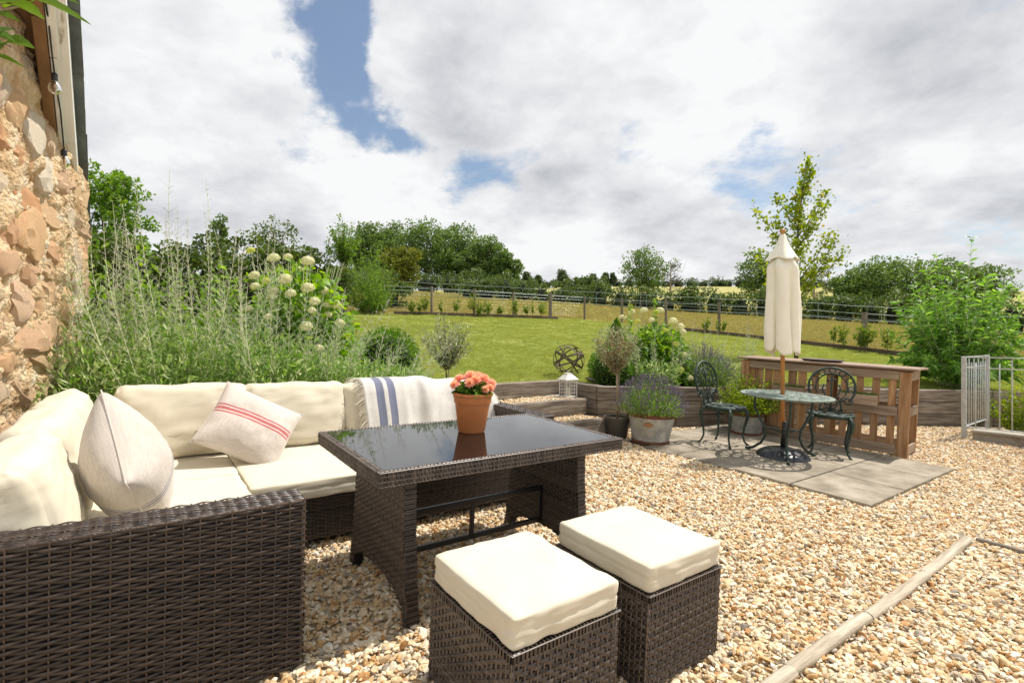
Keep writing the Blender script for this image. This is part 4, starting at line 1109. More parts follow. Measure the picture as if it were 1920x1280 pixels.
def timbers():
    t = thing('timber_edging', 'pale bleached round timber edging lying across the gravel', 'timber', FM(1.2, .955))
    for a, b, j in ((0, .82, 0), (.822, 1.52, .004), (1.522, 2.30, -.003), (2.302, 3.19, .002)):
        mb = MB(); n = 10
        pts = [(a+(b-a)*i/n, .008*math.sin((a+i*.1)*2)+j, .012+.002*math.sin(i*1.7)) for i in range(n+1)]
        mb.tube(pts, [.029+.0018*math.sin(i*2.1+a*5) for i in range(n+1)], 12, flat=.8)
        o = mb.build('timber', wood_pole, t, smooth=True); autosmooth(o.data, 50)
    o = thing('timber_edging', 'thin grey timber strip running on from the bleached pole end', 'timber', FM(4.42, .95))
    mb = MB(); mb.box((.02, -.45, .008), (.03, .86, .035), None, .005); mb.build('timber', wood_grey_y, o)
wood_grey_y = M('weathered_strip', [(0.25, (.12, .10, .08)), (0.75, (.32, .28, .23))], scale=5, rough=.85, bump=.6, bscale=26, stretch=(6, .5, 6), spec=.2)
timbers()

# ------------------------------------------------------------------ sleeper walls and steps
def sleepers():
    r = random.Random(9)
    def wall(name, label, pts, tops, h, th=.14, courses=3, proud=.0):
        root = thing(name, label, 'retaining wall', Matrix.Translation((pts[0][0], pts[0][1], G(*pts[0]))))
        inv = Vector(root.location)
        for c in range(courses):
            for i in range(len(pts)-1):
                p0, p1 = Vector((*pts[i], tops[i])), Vector((*pts[i+1], tops[i+1])); d = p1-p0; L = d.length; nseg = max(1, round(L/2.0))
                cuts = [0]+[(k+(.18 if c % 2 else -.12))/nseg for k in range(1, nseg)]+[1]
                for a, b in zip(cuts[:-1], cuts[1:]):
                    dz = h*(c+.5)
                    q0 = p0+d*a - Vector((0, 0, dz)); q1 = p0+d*b - Vector((0, 0, dz)); dn = (q1-q0).normalized()
                    off = Vector((-dn.y, dn.x, 0))*(th/2+r.uniform(-.006, .006))
                    mb = MB(); mb.beam(Vector((0, 0, 0)), Vector(((q1-q0).length-.006, 0, 0)), th, h-.006, .007)
                    rot = Matrix((dn, Vector((-dn.y, dn.x, 0)).normalized(), dn.cross(Vector((-dn.y, dn.x, 0)).normalized()))).transposed().to_4x4()
                    mb.build('sleeper', wood_grey, root, Matrix.Translation(q0+dn*.003+off-inv) @ rot)
        return root
    wall('sleeper_wall', 'weathered oak sleeper retaining wall running behind the metal tubs and pallet bar', [(1.12, 6.70), (2.6, 7.02), (3.5, 7.46), (7.5, 7.98), (11.5, 8.5)], [.715, .67, .64, .53, .40], .185)
    wall('sleeper_wall', 'short weathered sleeper wall closing the side of the timber steps', [(.66, 7.36), (1.10, 6.72)], [.745, .715], .185, th=.16)
    b0, b1 = uvxy(-.62, 4.23), uvxy(2.45, 4.23)
    wall('sleeper_wall', 'sleeper wall holding the raised flower bed behind the sofa', [b0, b1], [.86, .82], .20, th=.12)
    c0, c1 = uvxy(2.46, 4.25), uvxy(2.46, 5.45)
    wall('sleeper_wall', 'sleeper return at the flower bed end beside the steps', [c0, c1], [.79, .765], .19, th=.10)
    # steps
    t = thing('timber_steps', 'gravel-filled steps of weathered oak sleepers leading up to the lawn', 'steps', FM(0, 0))
    inv = t.matrix_world.inverted()
    for (u0, u1, v, top) in ((2.38, 4.90, 5.47, .748), (2.50, 4.74, 4.855, .555), (2.50, 4.56, 4.33, .365)):
        a, b = uvxy(u0, v+.07), uvxy(u1, v+.07)
        A_ = inv @ Vector((*a, top-.1)); B_ = inv @ Vector((*b, top-.1))
        mb = MB(); L = (B_-A_).length; mb.box((L/2, 0, 0), (L, .14, .20), None, .008)
        d = (B_-A_).normalized(); z = (inv.to_3x3() @ Vector((0, 0, 1))).normalized(); y = z.cross(d).normalized(); z = d.cross(y)
        mb.build('sleeper', wood_grey, t, Matrix.Translation(A_) @ Matrix((d, y, z)).transposed().to_4x4())
    for (u0, u1, v0, v1, zz) in STEP_TREADS:
        a = [uvxy(u0, v0-.02), uvxy(u1, v0-.02), uvxy(u1, v1+.05), uvxy(u0, v1+.05)]
        vs = [inv @ Vector((*p, zz-.014)) for p in a] + [inv @ Vector((*p, G(*p)-.05)) for p in a]
        mb = MB(); mb.add(vs, [(0, 1, 2, 3), (4, 7, 6, 5), (0, 4, 5, 1), (1, 5, 6, 2), (2, 6, 7, 3), (3, 7, 4, 0)]); mb.build('tread', gravel_bed_m, t)
sleepers()

# ------------------------------------------------------------------ bistro set
def petal(mb, c, dirv, L, w, r, up):
    """a leaf-shaped loop of bar"""
    c, d = Vector(c), Vector(dirv).normalized(); s = Vector(up).normalized().cross(d)
    for sg in (-1, 1):
        mb.tube([c + d*(L*t) + s*sg*w*math.sin(PI*t) for t in (0, .2, .4, .6, .8, 1)], r, 5)
def chair_proto():
    t = thing('bistro_chair', '', 'chair')
    s = MB(); s.ring((0, -.01, .43), .205, .013, 32, 6); s.ring((0, -.01, .432), .10, .008, 20, 5); s.ring((0, -.01, .432), .045, .007, 14, 5)
    for i in range(10):
        a = 2*PI*i/10; p = Vector((math.cos(a)*.152, math.sin(a)*.152-.01, .432)); s.ring(p, .045, .007, 14, 5)
    s.lathe([(.19, .405), (.208, .40), (.212, .425), (.20, .43)], 32, (0, -.01, 0), close=False)
    s.build('seat', green_iron, t, smooth=True)
    for (sx, y, top) in ((-1, -.14, 0), (1, -.14, 0), (-1, .13, 1), (1, .13, 1)):
        fy = -1 if y < 0 else 1; m = MB()
        pts = [(sx*.125, y*.85, .43), (sx*.165, y*1.12, .405), (sx*.185, y*1.28, .36), (sx*.18, y*1.25, .30), (sx*.160, y*1.12, .20), (sx*.150, y*1.08, .11), (sx*.160, y*1.2, .05), (sx*.182, y*1.38, .018), (sx*.195, y*1.48, .012)]
        m.tube(pts, [.016, .021, .021, .018, .013, .010, .0105, .013, .009], 8); m.build('leg', green_iron, t, smooth=True)
    b = MB(); tilt = Matrix.Rotation(R(-11), 3, 'X'); o0 = Vector((0, .175, .435))
    def bp(x, z): return o0 + tilt @ Vector((x, .012*math.cos(x*6), z))
    cz = .265; rx, rz = .218, .215
    b.tube([bp(rx*math.sin(a)*1.0, cz - rz*math.cos(a)) for a in np.linspace(R(48), R(312), 36)], .0125, 7)
    for sg in (-1, 1):      # scrolls at the foot of the ring
        b.tube([bp(sg*(.162+.036*math.cos(a)), .125+.036*math.sin(a)) for a in np.linspace(R(20), R(-300), 16)], .009, 6)
        b.tube([bp(sg*.105, 0), bp(sg*.10, .05), bp(sg*.085, .10), bp(sg*.11, .13), bp(sg*.14, .14)], .012, 6)
        b.tube([bp(sg*.01, .10), bp(sg*.05, .16), bp(sg*.085, .235), bp(sg*.075, .29), bp(sg*.045, .285)], .008, 5)
        b.tube([bp(sg*.01, .06), bp(sg*.06, .09), bp(sg*.10, .155), bp(sg*.13, .17)], .008, 5)
    b.tube([bp(.148*math.sin(a), cz-.148*math.cos(a)) for a in np.linspace(R(60), R(300), 28)], .0075, 5)
    b.tube([bp(0, .0), bp(0, .10), bp(0, .25), bp(0, .345), bp(0, .41)], [.012, .011, .010, .013, .006], 6)
    for k, a in enumerate(np.linspace(R(85), R(275), 7)):
        q = (.183*math.sin(a), cz-.183*math.cos(a)); b.tube([bp(q[0]+.030*math.cos(x), q[1]+.030*math.sin(x)) for x in np.linspace(0, 2*PI, 13)], .0065, 5, cap=False)
    for sg in (-1, 1):
        b.tube([bp(0, .33), bp(sg*.03, .36), bp(sg*.045, .335), bp(sg*.03, .315)], .008, 5)
    b.tube([bp(-.115, .004), bp(-.05, .03), bp(0, .015), bp(.05, .03), bp(.115, .004)], .010, 6)
    b.tube([bp(.06*math.cos(x), .085+.05*math.sin(x)) for x in np.linspace(0, 2*PI, 17)], .007, 5, cap=False)
    b.build('backrest', green_iron, t, smooth=True)
    return t
def bistro():
    ch = chair_proto()
    def facing(dx, dy): return math.atan2(dy, dx)+R(90)         # local -y looks along (dx,dy)
    k = 1.04
    ch.matrix_world = GT(2.43, 5.92, .006, facing(.62, -.78)) @ Matrix.Scale(k, 4)
    ch['label'] = 'green cast iron bistro chair between the lavender tub and round table'; ch['group'] = 'cast iron bistro chairs'
    copy_tree(ch, GT(3.50, 5.66, .006, facing(-.50, -.87)) @ Matrix.Scale(k, 4), 'green cast iron bistro chair in front of the pallet bar')
    cx, cy = 2.87, 5.43
    t = thing('bistro_table', 'round green cast iron lattice table around the parasol pole', 'table', GT(cx, cy, .006))
    m = MB(); H = .662
    m.lathe([(.395, H-.006), (.440, H-.012), (.447, H-.004), (.443, H+.004), (.395, H+.004)], 56, close=False)
    m.lathe([(.395, H+.004), (.395, H-.006)], 56, close=False)
    for r_, w in ((.29, .014), (.185, .012), (.085, .012), (.045, .02)): m.lathe([(r_-w, H-.005), (r_-w, H+.003), (r_+w, H+.003), (r_+w, H-.005)], 40, close=False)
    for i in range(20):
        a = 2*PI*i/20; m.ring((.342*math.cos(a), .342*math.sin(a), H), .043, .0085, 14, 5)
    for i in range(14):
        a = 2*PI*i/14; m.ring((.237*math.cos(a), .237*math.sin(a), H), .043, .0085, 14, 5)
    for i in range(9):
        a = 2*PI*i/9; m.ring((.135*math.cos(a), .135*math.sin(a), H), .04, .0085, 12, 5)
    for i in range(24):
        a = 2*PI*(i+.5)/24; m.tube([(.05*math.cos(a), .05*math.sin(a), H-.001), (.40*math.cos(a), .40*math.sin(a), H-.001)], .006, 5)
    m.build('top', green_top, t, smooth=False)
    for i, az in enumerate((130, 250, 10)):
        a = R(az); q = MB(); prof = [(.30, .655), (.325, .58), (.315, .48), (.26, .38), (.205, .285), (.19, .20), (.235, .11), (.315, .045), (.375, .022), (.40, .03)]
        q.tube([(r_*math.cos(a), r_*math.sin(a), z) for r_, z in prof], [.013, .014, .014, .014, .014, .013, .014, .014, .017, .012], 8); q.build('leg', green_iron, t, smooth=True)
        q = MB(); q.tube([(.045*math.cos(a), .045*math.sin(a), .27), (.12*math.cos(a), .12*math.sin(a), .285), (.205*math.cos(a), .205*math.sin(a), .275)], .009, 6); q.build('brace', green_iron, t, smooth=True)
    q = MB(); q.ring((0, 0, .27), .045, .009, 20, 6); q.build('collar', green_iron, t, smooth=True)
    # parasol and its base
    b = thing('umbrella_stand', 'black domed parasol stand with tube standing on the paving', 'umbrella stand', GT(cx, cy, .006))
    m = MB(); m.lathe([(.255, 0), (.262, .012), (.255, .03), (.235, .05), (.19, .078), (.12, .10), (.05, .112), (.03, .114)], 48); o = m.build('dome', base_m, b, smooth=True); autosmooth(o.data, 50)
    m = MB(); m.lathe([(.029, .10), (.029, .375), (.025, .378)], 20); m.build('tube', black_m, b, smooth=True)
    p = thing('parasol', 'closed cream canvas parasol on a varnished wooden pole', 'parasol', GP(cx, cy, 0))
    z0 = 0
    m = MB(); m.lathe([(.021, .10), (.0215, 1.45), (.0215, 2.35), (.012, 2.38)], 18); m.build('pole', wood_teak, p, smooth=True)
    m = MB(); m.lathe([(.012, 2.355), (.024, 2.365), (.026, 2.372), (.018, 2.378), (.030, 2.395), (.026, 2.415), (.010, 2.425)], 16); m.build('finial', wood_teak, p, smooth=True)
    m = MB(); m.lathe([(.023, 1.085), (.026, 1.09), (.026, 1.125), (.023, 1.13)], 14); m.build('pole_clip', galv_rail, p, smooth=True)
    for i in range(8):
        a = 2*PI*i/8+.2; m = MB(); m.tube([(.03*math.cos(a), .03*math.sin(a), 2.27), (.07*math.cos(a), .07*math.sin(a), 1.75), (.085*math.cos(a), .085*math.sin(a), 1.27)], .007, 5); m.build('rib', wood_teak, p)
    # canopy: gathered cloth, deep uneven folds
    nt_, nz_ = 144, 44; V = []
    for j in range(nz_+1):
        f = j/nz_
        for i in range(nt_):
            a = 2*PI*i/nt_; ph = a*6+1.1*math.sin(a*2+1+f*.8)+.5*noise.noise((math.cos(a)*2, math.sin(a)*2, f*2))
            ztop, zbot = 2.27, 1.13 + .035*math.sin(a*2+1)+.028*math.sin(a*5+2)+.03*noise.noise((math.cos(a)*3, math.sin(a)*3, 1))
            z = ztop+(zbot-ztop)*f
            rad = .050+.112*sstep(.04, .25, f)+.012*sstep(.4, .75, f)
            fold = (math.cos(ph)*.5+.5)**.8
            dp = (.06+.46*sstep(0, .35, f))*(.75+.35*noise.noise((math.cos(a)*2, math.sin(a)*2, f*1.5)))
            rr = rad*(1-dp*(1-fold))*(1+.10*noise.noise((math.cos(a)*1.5, math.sin(a)*1.5, f*3+7)))
            sw = .02*math.sin(f*3+a)
            V.append((rr*math.cos(a+.18*math.sin(ph)*f)+sw*.3, rr*math.sin(a+.18*math.sin(ph)*f), z))
    fc = np.array([[j*nt_+i, j*nt_+(i+1) % nt_, (j+1)*nt_+(i+1) % nt_, (j+1)*nt_+i] for j in range(nz_) for i in range(nt_)])
    o = link('canopy', npmesh('canopy', V, [fc[:, ::-1]], smooth=True), canvas_m, p); md = o.modifiers.new('t', 'SOLIDIFY'); md.thickness = .003
    V = []; n2 = 16
    for j in range(n2+1):
        f = j/n2
        for i in range(nt_):
            a = 2*PI*i/nt_; ph = a*4+.6
            rad = .028+.045*f+.105*f**1.5; rr = rad*(1-.30*f*(1-math.cos(ph))*.5)*(1+.06*noise.noise((math.cos(a)*2, math.sin(a)*2, f)))
            V.append((rr*math.cos(a), rr*math.sin(a), 2.365-.255*f**.95 - .03*f*(math.cos(ph)*.5+.5)))
    fc = np.array([[j*nt_+i, j*nt_+(i+1) % nt_, (j+1)*nt_+(i+1) % nt_, (j+1)*nt_+i] for j in range(n2) for i in range(nt_)])
    o = link('vent_cap', npmesh('vent_cap', V, [fc[:, ::-1]], smooth=True), canvas_m, p); md = o.modifiers.new('t', 'SOLIDIFY'); md.thickness = .003
bistro()

# ------------------------------------------------------------------ pallet bar
def pallet():
    P0 = Vector((4.32, 5.60)); P1 = Vector((3.07, 6.96)); d = (P1-P0); L = d.length; ang = math.atan2(d.y, d.x)
    # local x runs from the right end to the left end, local y to the yard side (front) = -perp
    mw = GT(P0.x, P0.y, 0, 0)
    dx = Vector((d.x/L, d.y/L, G(d.x/L, d.y/L))).normalized(); zz = Vector((0, 0, 1)); yy = zz.cross(dx).normalized(); zz2 = dx.cross(yy)
    mw = Matrix(((dx.x, yy.x, zz2.x, P0.x), (dx.y, yy.y, zz2.y, P0.y), (dx.z, yy.z, zz2.z, G(*P0)), (0, 0, 0, 1)))
    # yy points to the left of dx: towards the camera/front side; the depth goes to -yy
    D = .50; Hh = .975
    t = thing('pallet_bar', 'bar made of brown pallet wood with upright slats and a plank top', 'outdoor bar', mw)
    r = random.Random(2)
    def part(nm, c, s, m=wood_pallet, bev=.004):
        mb = MB(); mb.box((0, 0, 0), s, Matrix.Rotation(r.uniform(-.004, .004), 3, 'Y'), bev); mb.build(nm, m, t, Matrix.Translation(c))
    for x in (.055, L-.05):
        part('post', (x, -.022, Hh/2-.02), (.105, .045, Hh-.02))
        part('post', (x, -D+.022, Hh/2-.02), (.095, .045, Hh-.02))
    for z, h in ((Hh-.075, .095), (.50, .105), (.075, .105)):
        a, b = .112, L-.106
        part('front_rail', ((a+b)/2, -.018, z), (b-a, .028, h), wood_pallet_h); part('back_rail', ((a+b)/2, -D+.018, z), (b-a, .028, h), wood_pallet_h)
    xs = [.145]
    xs = [.175, .33, .485, .64, .795, .95, 1.10, 1.215, 1.40, 1.505, 1.62, 1.72]
    for i, x in enumerate(xs):
        w = .074 if i < 6 else .095
        part('slat', (x, -.047, Hh/2-.005), (w, .020, Hh-.10))
    for i, x in enumerate([.86, 1.5]):
        part('back_slat', (x, -D+.045, Hh/2-.005), (.085, .02, Hh-.10))
    for x in (.055, L-.05):
        for z in (Hh-.075, .50, .07): part('end_rail', (x-.035 if x < 1 else x+.035, -D/2, z), (.026, D-.095, .10), wood_pallet_y)
        part('end_slat', (x-.005, -D*.36, Hh/2), (.02, .075, Hh-.12))
    y = .035
    for w in (.145, .145, .145, .13):
        part('top_plank', (L/2-.005, y-w/2, Hh+.002), (L+.11, w-.005, .022), wood_top); y -= w
    # trough planters hooked on the front, a tray on top
    for x, lab in ((.47, 'wooden trough planter with low thyme near the bar post end'), (1.22, 'wooden trough planter with sparse green herbs behind the parasol pole')):
        p = thing('trough_planter', lab, 'planter', mw @ Matrix.Translation((x, .014, .555)), 'trough planters on the pallet bar')
        for (c, s) in (((0, .075, .05), (.36, .018, .115)), ((0, .010, .05), (.36, .018, .115)), ((-.171, .043, .05), (.018, .047, .113)), ((.171, .043, .05), (.018, .047, .113)), ((0, .043, .004), (.33, .047, .018))):
            mb = MB(); mb.box(c, s, None, .003); mb.build('board', wood_pallet_h, p)
        rr = np.random.default_rng(int(x*100)); n = 900; Pp = np.stack([rr.uniform(-.165, .165, n), rr.uniform(.015, .075, n), rr.uniform(.08, .10, n)], 1)
        Dd = np.stack([rr.normal(0, .5, n), rr.normal(0, .5, n), np.ones(n)], 1)
        link('herbs', leaf_mesh('herbs', Pp, Dd, rr.uniform(.015, .05, n), .007, rr), lf_deep, p)
    tr = thing('oval_tray', 'dark shallow tray lying on the pallet bar top', 'tray', mw @ Matrix.Translation((.93, -.17, Hh+.014)) @ Matrix.Diagonal((1.0, .62, 1, 1)))
    m = MB(); m.lathe([(.002, .002), (.20, 0), (.235, .022), (.245, .028), (.238, .030), (.20, .010), (.002, .008)], 40); o = m.build('tray', tray_m, tr, smooth=True)
wood_pallet_y = M('pallet_end_rail', [(0.25, (.16, .105, .065)), (0.8, (.42, .32, .22))], scale=4, rough=.8, bump=.35, bscale=30, stretch=(6, .6, 6), objrand=.2)
wood_top = M('bar_top_plank', [(0.25, (.16, .105, .075)), (0.8, (.36, .25, .175))], scale=4, rough=.6, bump=.3, bscale=30, stretch=(.5, 6, 6), objrand=.2)
tray_m = M('tray_brown', (.09, .06, .055), rough=.55)
pallet()

# ------------------------------------------------------------------ railing, plinth, pot at the edge of the yard
def railing():
    p0 = Vector((6.10, 6.91)); f = Vector((e2[0]*-1, e2[1]*-1)); bk = Vector(e1)
    t = thing('metal_railing', 'galvanised railing with alternating tall and short bars round a sunken corner', 'railing', GP(p0.x, p0.y))
    z0 = G(*p0)
    def at(p, z): return Vector((p.x-p0.x, p.y-p0.y, z))
    H = 1.11
    def post(p, w=.05):
        mb = MB(); mb.box(at(p, H/2-.02), (w, w, H+.04), Matrix.Rotation(TH, 3, 'Z'), .004); mb.build('post', galv_rail, t)
    post(p0); post(p0+bk*1.2)
    for dirv, L, sl in ((f, 1.7, 0), (bk, 1.2, 0)):
        q = p0+dirv*L
        for z in (H-.012, H-.155, .165):
            mb = MB(); a, b = at(p0+dirv*.02, z), at(q, z); mb.beam(a, b, .036 if z > 1 or z < .2 else .02, .012, .002); mb.build('rail', galv_rail, t)
        n = int(L/.118)
        for i in range(1, n+1):
            c = p0+dirv*(.118*i); top = H-.015 if i % 2 == 0 else H-.09
            mb = MB(); mb.tube([at(c, .16), at(c, top)], .0075, 8); mb.build('bar', galv_rail, t, smooth=True)
    post(p0+f*1.7)
    k = thing('plinth', 'low weathered concrete plinth with coping under the metal railing', 'plinth', GP(p0.x, p0.y))
    a = p0+f*.08; b = p0+f*1.75; off = bk*.13
    mb = MB(); mb.beam(at(a+off, .03), at(b+off, .03), .20, .13, .008); mb.build('block', concrete_m, k)
    mb = MB(); mb.beam(at(a+off-bk*.01, .110), at(b+off-bk*.01, .110), .27, .03, .006); mb.build('coping', concrete_m, k)
    g = thing('terracotta_pot', 'plain orange terracotta pot standing on the gravel beside the railing', 'flowerpot', GP(6.30, 5.98, -.01))
    m = MB(); m.lathe([(.10, 0), (.155, .24), (.17, .245), (.175, .30), (.16, .30), (.145, .25), (.01, .24)], 32); o = m.build('pot', terracotta, g, smooth=True); autosmooth(o.data, 35)
railing()

# ------------------------------------------------------------------ tubs, lantern, orb
def tub(x, y, rt, rb, h, label, oval, root=None):
    t = thing('metal_tub', label, 'planter', GT(x, y, .0), 'galvanised tubs')
    m = MB(); m.lathe([(rb-.01, .004), (rb, .004), (rb+.002, .03), (rt, h-.02), (rt+.006, h-.014), (rt+.006, h), (rt-.008, h), (rt-.012, h-.03), (rt-.02, h-.06), (.01, h-.06)], 44); o = m.build('shell', galv, t, smooth=True); autosmooth(o.data, 40)
    m = MB(); m.lathe([(rb+.004, .0), (rb+.006, .002), (rb+.009, .045), (rb+.004, .047)], 44, close=False); m.build('base_band', rust_m, t, smooth=True)
    m = MB(); m.lathe([(rt-.002, h-.045), (rt+.005, h-.04), (rt+.010, h-.004), (rt+.006, h+.003)], 44, close=False); m.build('rim_band', rust_m, t, smooth=True)
    m = MB(); m.lathe([(.002, h-.055), (rt-.012, h-.055)], 30, close=False); m.build('compost', soil_m, t)
    for a in (R(-20), R(160)):
        c = Vector(((rt+.012)*math.cos(a), (rt+.012)*math.sin(a), h-.075)); ax = Matrix.Rotation(a, 3, 'Z') @ Matrix.Rotation(R(90), 3, 'Y')
        m = MB(); m.ring(c, .045, .006, 18, 5, ax); m.build('handle', rust_m, t, smooth=True)
    if oval:
        a = R(-112); rr = rb+(rt-rb)*.68; m = MB()
        c = Vector(((rr+.003)*math.cos(a), (rr+.003)*math.sin(a), h*.68)); out_ = Vector((math.cos(a), math.sin(a), -.2)).normalized(); sx = Vector((-math.sin(a), math.cos(a), 0))
        up = out_.cross(sx)
        ring = [c+sx*.048*math.cos(q)+up*.027*math.sin(q)+out_*(-.004*math.cos(q)**2) for q in np.linspace(0, 2*PI, 21)[:-1]]
        m.add(ring+[p+out_*.006 for p in ring], [tuple(range(20, 40))]+[(i, (i+1) % 20, 20+(i+1) % 20, 20+i) for i in range(20)]); m.build('oval_plate', tag_m, t)
    return t
tubA = tub(1.60, 5.93, .262, .205, .355, 'big galvanised tub with rusty bands and oval plate planted with lavender', True)
tubB = tub(3.02, 6.62, .215, .175, .30, 'smaller galvanised tub with ring handle planted with golden green herbs', False)
def lantern():
    t = thing('lantern', 'white metal lantern with lattice sides on the timber step', 'lantern', Matrix.Translation((.765, 6.98, .545)) @ Matrix.Rotation(R(30), 4, 'Z'))
    w, h = .083, .235
    m = MB(); m.box((0, 0, .008), (.19, .19, .016), None, .003); m.build('base', lantern_m, t)
    for sx in (-1, 1):
        for sy in (-1, 1):
            m = MB(); m.box((sx*w, sy*w, .125), (.013, .013, .225), None, .002); m.build('corner_post', lantern_m, t)
    m = MB()
    for k in range(4):
        rot = Matrix.Rotation(R(90)*k, 3, 'Z')
        for i in (-1, 0, 1): m.tube([rot @ Vector((i*.042, -w, .016)), rot @ Vector((i*.042, -w, h))], .003, 4)
        for i in range(1, 5): m.tube([rot @ Vector((-w, -w, .016+i*.045)), rot @ Vector((w, -w, .016+i*.045))], .003, 4)
    m.build('lattice', lantern_m, t)
    m = MB(); m.lathe([(.142, h), (.146, h+.006), (.115, h+.03), (.075, h+.062), (.06, h+.066), (.055, h+.085), (.05, h+.09), (.01, h+.092)], 4); m2 = m.build('roof', lantern_m, t, Matrix.Rotation(R(45), 4, 'Z'))
    m = MB(); m.ring((0, 0, h+.105), .018, .003, 14, 5, Matrix.Rotation(R(90), 3, 'X')); m.build('ring', lantern_m, t)
    m = MB(); m.lathe([(.033, .016), (.034, .13), (.03, .133), (.004, .131)], 16); m.build('candle', candle_m, t, smooth=True)
lantern()
def orb():
    x, y = .87, 7.85; t = thing('metal_orb', 'rusty open sphere of flat metal bands standing on the lawn edge', 'garden ornament', Matrix.Translation((x, y, T(x, y)+.262)))
    r = random.Random(3)
    for i in range(9):
        ax = Matrix.Rotation(r.uniform(0, 6.28), 3, 'Z') @ Matrix.Rotation(r.uniform(.3, 1.5), 3, 'X'); m = MB(); R0 = .255-.004*i
        n = 44; vs = []; fs = []
        for k in range(n):
            a = 2*PI*k/n
            for (rr, z) in ((R0, -.010), (R0, .010), (R0-.003, .010), (R0-.003, -.010)): vs.append(ax @ Vector((rr*math.cos(a), rr*math.sin(a), z)))
        for k in range(n):
            for q in range(4): fs.append((k*4+q, k*4+(q+1) % 4, ((k+1) % n)*4+(q+1) % 4, ((k+1) % n)*4+q))
        m.add(vs, fs); m.build('band', orb_m, t)
orb()
# ------------------------------------------------------------------ garden plants
def sage(name, label, x, y, z, h, nst, spread, seed, group=None, lean=(0, 0), leafy=1.0, bare=0.35, fl=fl_sage):
    r = np.random.default_rng(seed); t = thing(name, label, 'plant', Matrix.Translation((x, y, z)), group)
    ts = TubeSet(); LP = []; LD = []; LL = []; BP = []; BD = []
    for s in range(nst):
        az = r.uniform(0, 6.28); rad = spread*math.sqrt(r.random()); out_ = np.array([math.cos(az), math.sin(az), 0])*rad/spread
        hh = h*r.uniform(.68, 1.05); b = np.array([math.cos(az)*rad*.35, math.sin(az)*rad*.35, -.03])
        n = 14; q = np.linspace(0, 1, n)[:, None]
        tip = b + out_*spread*r.uniform(.6, 1.75) + np.array([lean[0], lean[1], 0])*r.uniform(.3, 1) + np.array([0, 0, hh])
        mid = b + out_*spread*r.uniform(.9, 1.5) + np.array([0, 0, hh*.30]) + r.normal(0, .05, 3)
        pts = (1-q)**2*b + 2*q*(1-q)*mid + q**2*tip
        pts = pts+np.stack([.012*np.sin(q[:, 0]*7+az), .012*np.cos(q[:, 0]*6+az), 0*q[:, 0]], 1)
        ts.add(pts, .0046, .0012, var=r.random())
        nb = int(hh/.040)
        for k in range(nb):
            f = .20+.78*k/nb; i = f*(n-1); i0 = min(int(i), n-2); p = pts[i0]*(1-(i-i0))+pts[i0+1]*(i-i0)
            d = pts[i0+1]-pts[i0]; d /= np.linalg.norm(d)
            a = k*1.57+r.normal(0, .25); ref = np.cross(d, [0.3, 0.2, 1.0]); ref /= np.linalg.norm(ref)+1e-9; w = np.cross(d, ref)
            env = math.sin(PI*min(1, (f-.12)/.9))**.8*(1-f*.55)
            for sg in (1, -1):
                if r.random() < .12: continue
                sd = (ref*math.cos(a)+w*math.sin(a))*sg
                Lb = (.02+.17*env*(1.25-.75*f))*r.uniform(.35, 1.25)*min(1, h)
                dd = d*.62+sd*.9; dd /= np.linalg.norm(dd)
                bp = np.stack([p, p+dd*Lb*.5+d*Lb*.03, p+dd*Lb+d*Lb*.16])
                if f > bare: ts.add(bp, .0015, .0006, var=r.random())
                if f > bare:
                    m = max(2, int(Lb/.013)); uu = r.random(m)[:, None]*.85+.15
                    BP.append(p+(bp[2]-p)*uu + r.normal(0, .002, (m, 3))); BD.append(np.tile(d, (m, 1))+r.normal(0, .8, (m, 3)))
                if f < .80:
                    m = int((6 if f < .5 else 3)*leafy+r.random()); uu = r.random(m)[:, None]
                    LP.append(p+dd*Lb*.6*uu+r.normal(0, .006, (m, 3))); LD.append(np.tile(dd+d*.2, (m, 1))+r.normal(0, .45, (m, 3))); LL.append(r.uniform(.03, .07, m)*(1.15-f*.8))
    m = int(1300*leafy)      # leafy skirt
    v = sph(r, m); v[:, 2] = np.abs(v[:, 2]); LP.append(v*np.array([spread*1.0, spread*1.0, min(.62, h*.42)])*r.random((m, 1))**.4); LD.append(v*np.array([.8, .8, .4])+r.normal(0, .4, (m, 3))+np.array([0, 0, .5])); LL.append(r.uniform(.05, .10, m))
    link('stems', ts.mesh('stems'), st_sage, t)
    LP = np.concatenate(LP); LL = np.concatenate(LL); link('leaves', leaf_mesh('leaves', LP, np.concatenate(LD), LL, LL*.22, r, six=False), lf_sage, t)
    BP = np.concatenate(BP); link('flower_buds', leaf_mesh('flower_buds', BP, np.concatenate(BD), .010, .0050, r), fl, t)
    return t
def floret_head(seed, n=150, rad=.07, flat=.78):
    r = np.random.default_rng(seed); i = np.arange(n)+.5; ph = np.arccos(1-1.6*i/n); az = i*2.39996
    d = np.stack([np.cos(az)*np.sin(ph), np.sin(az)*np.sin(ph), np.cos(ph)], 1)
    P = d*np.array([rad, rad, rad*flat])*r.uniform(.82, 1.10, (n, 1)); tang = unit(np.cross(d, r.normal(size=(n, 3))))
    s = rad*.32; S2 = np.cross(d, tang)
    V = np.stack([P-tang*s*.5, P+S2*s*.5+d*s*.1, P+tang*s*.5, P-S2*s*.5+d*s*.1], 1).reshape(-1, 3); b = np.arange(n)[:, None]*4
    return npmesh('flower_head', V, [np.concatenate([b, b+1, b+2, b+3], 1)], var=np.repeat(r.random(n)*.7+.3*(1-ph/2), 4))
HEADS = [floret_head(900+i, 210) for i in range(4)]
for h_ in HEADS: h_.materials.append(fl_cream)
LHEADS = [floret_head(950+i, 150) for i in range(2)]
for h_ in LHEADS: h_.materials.append(fl_lime)
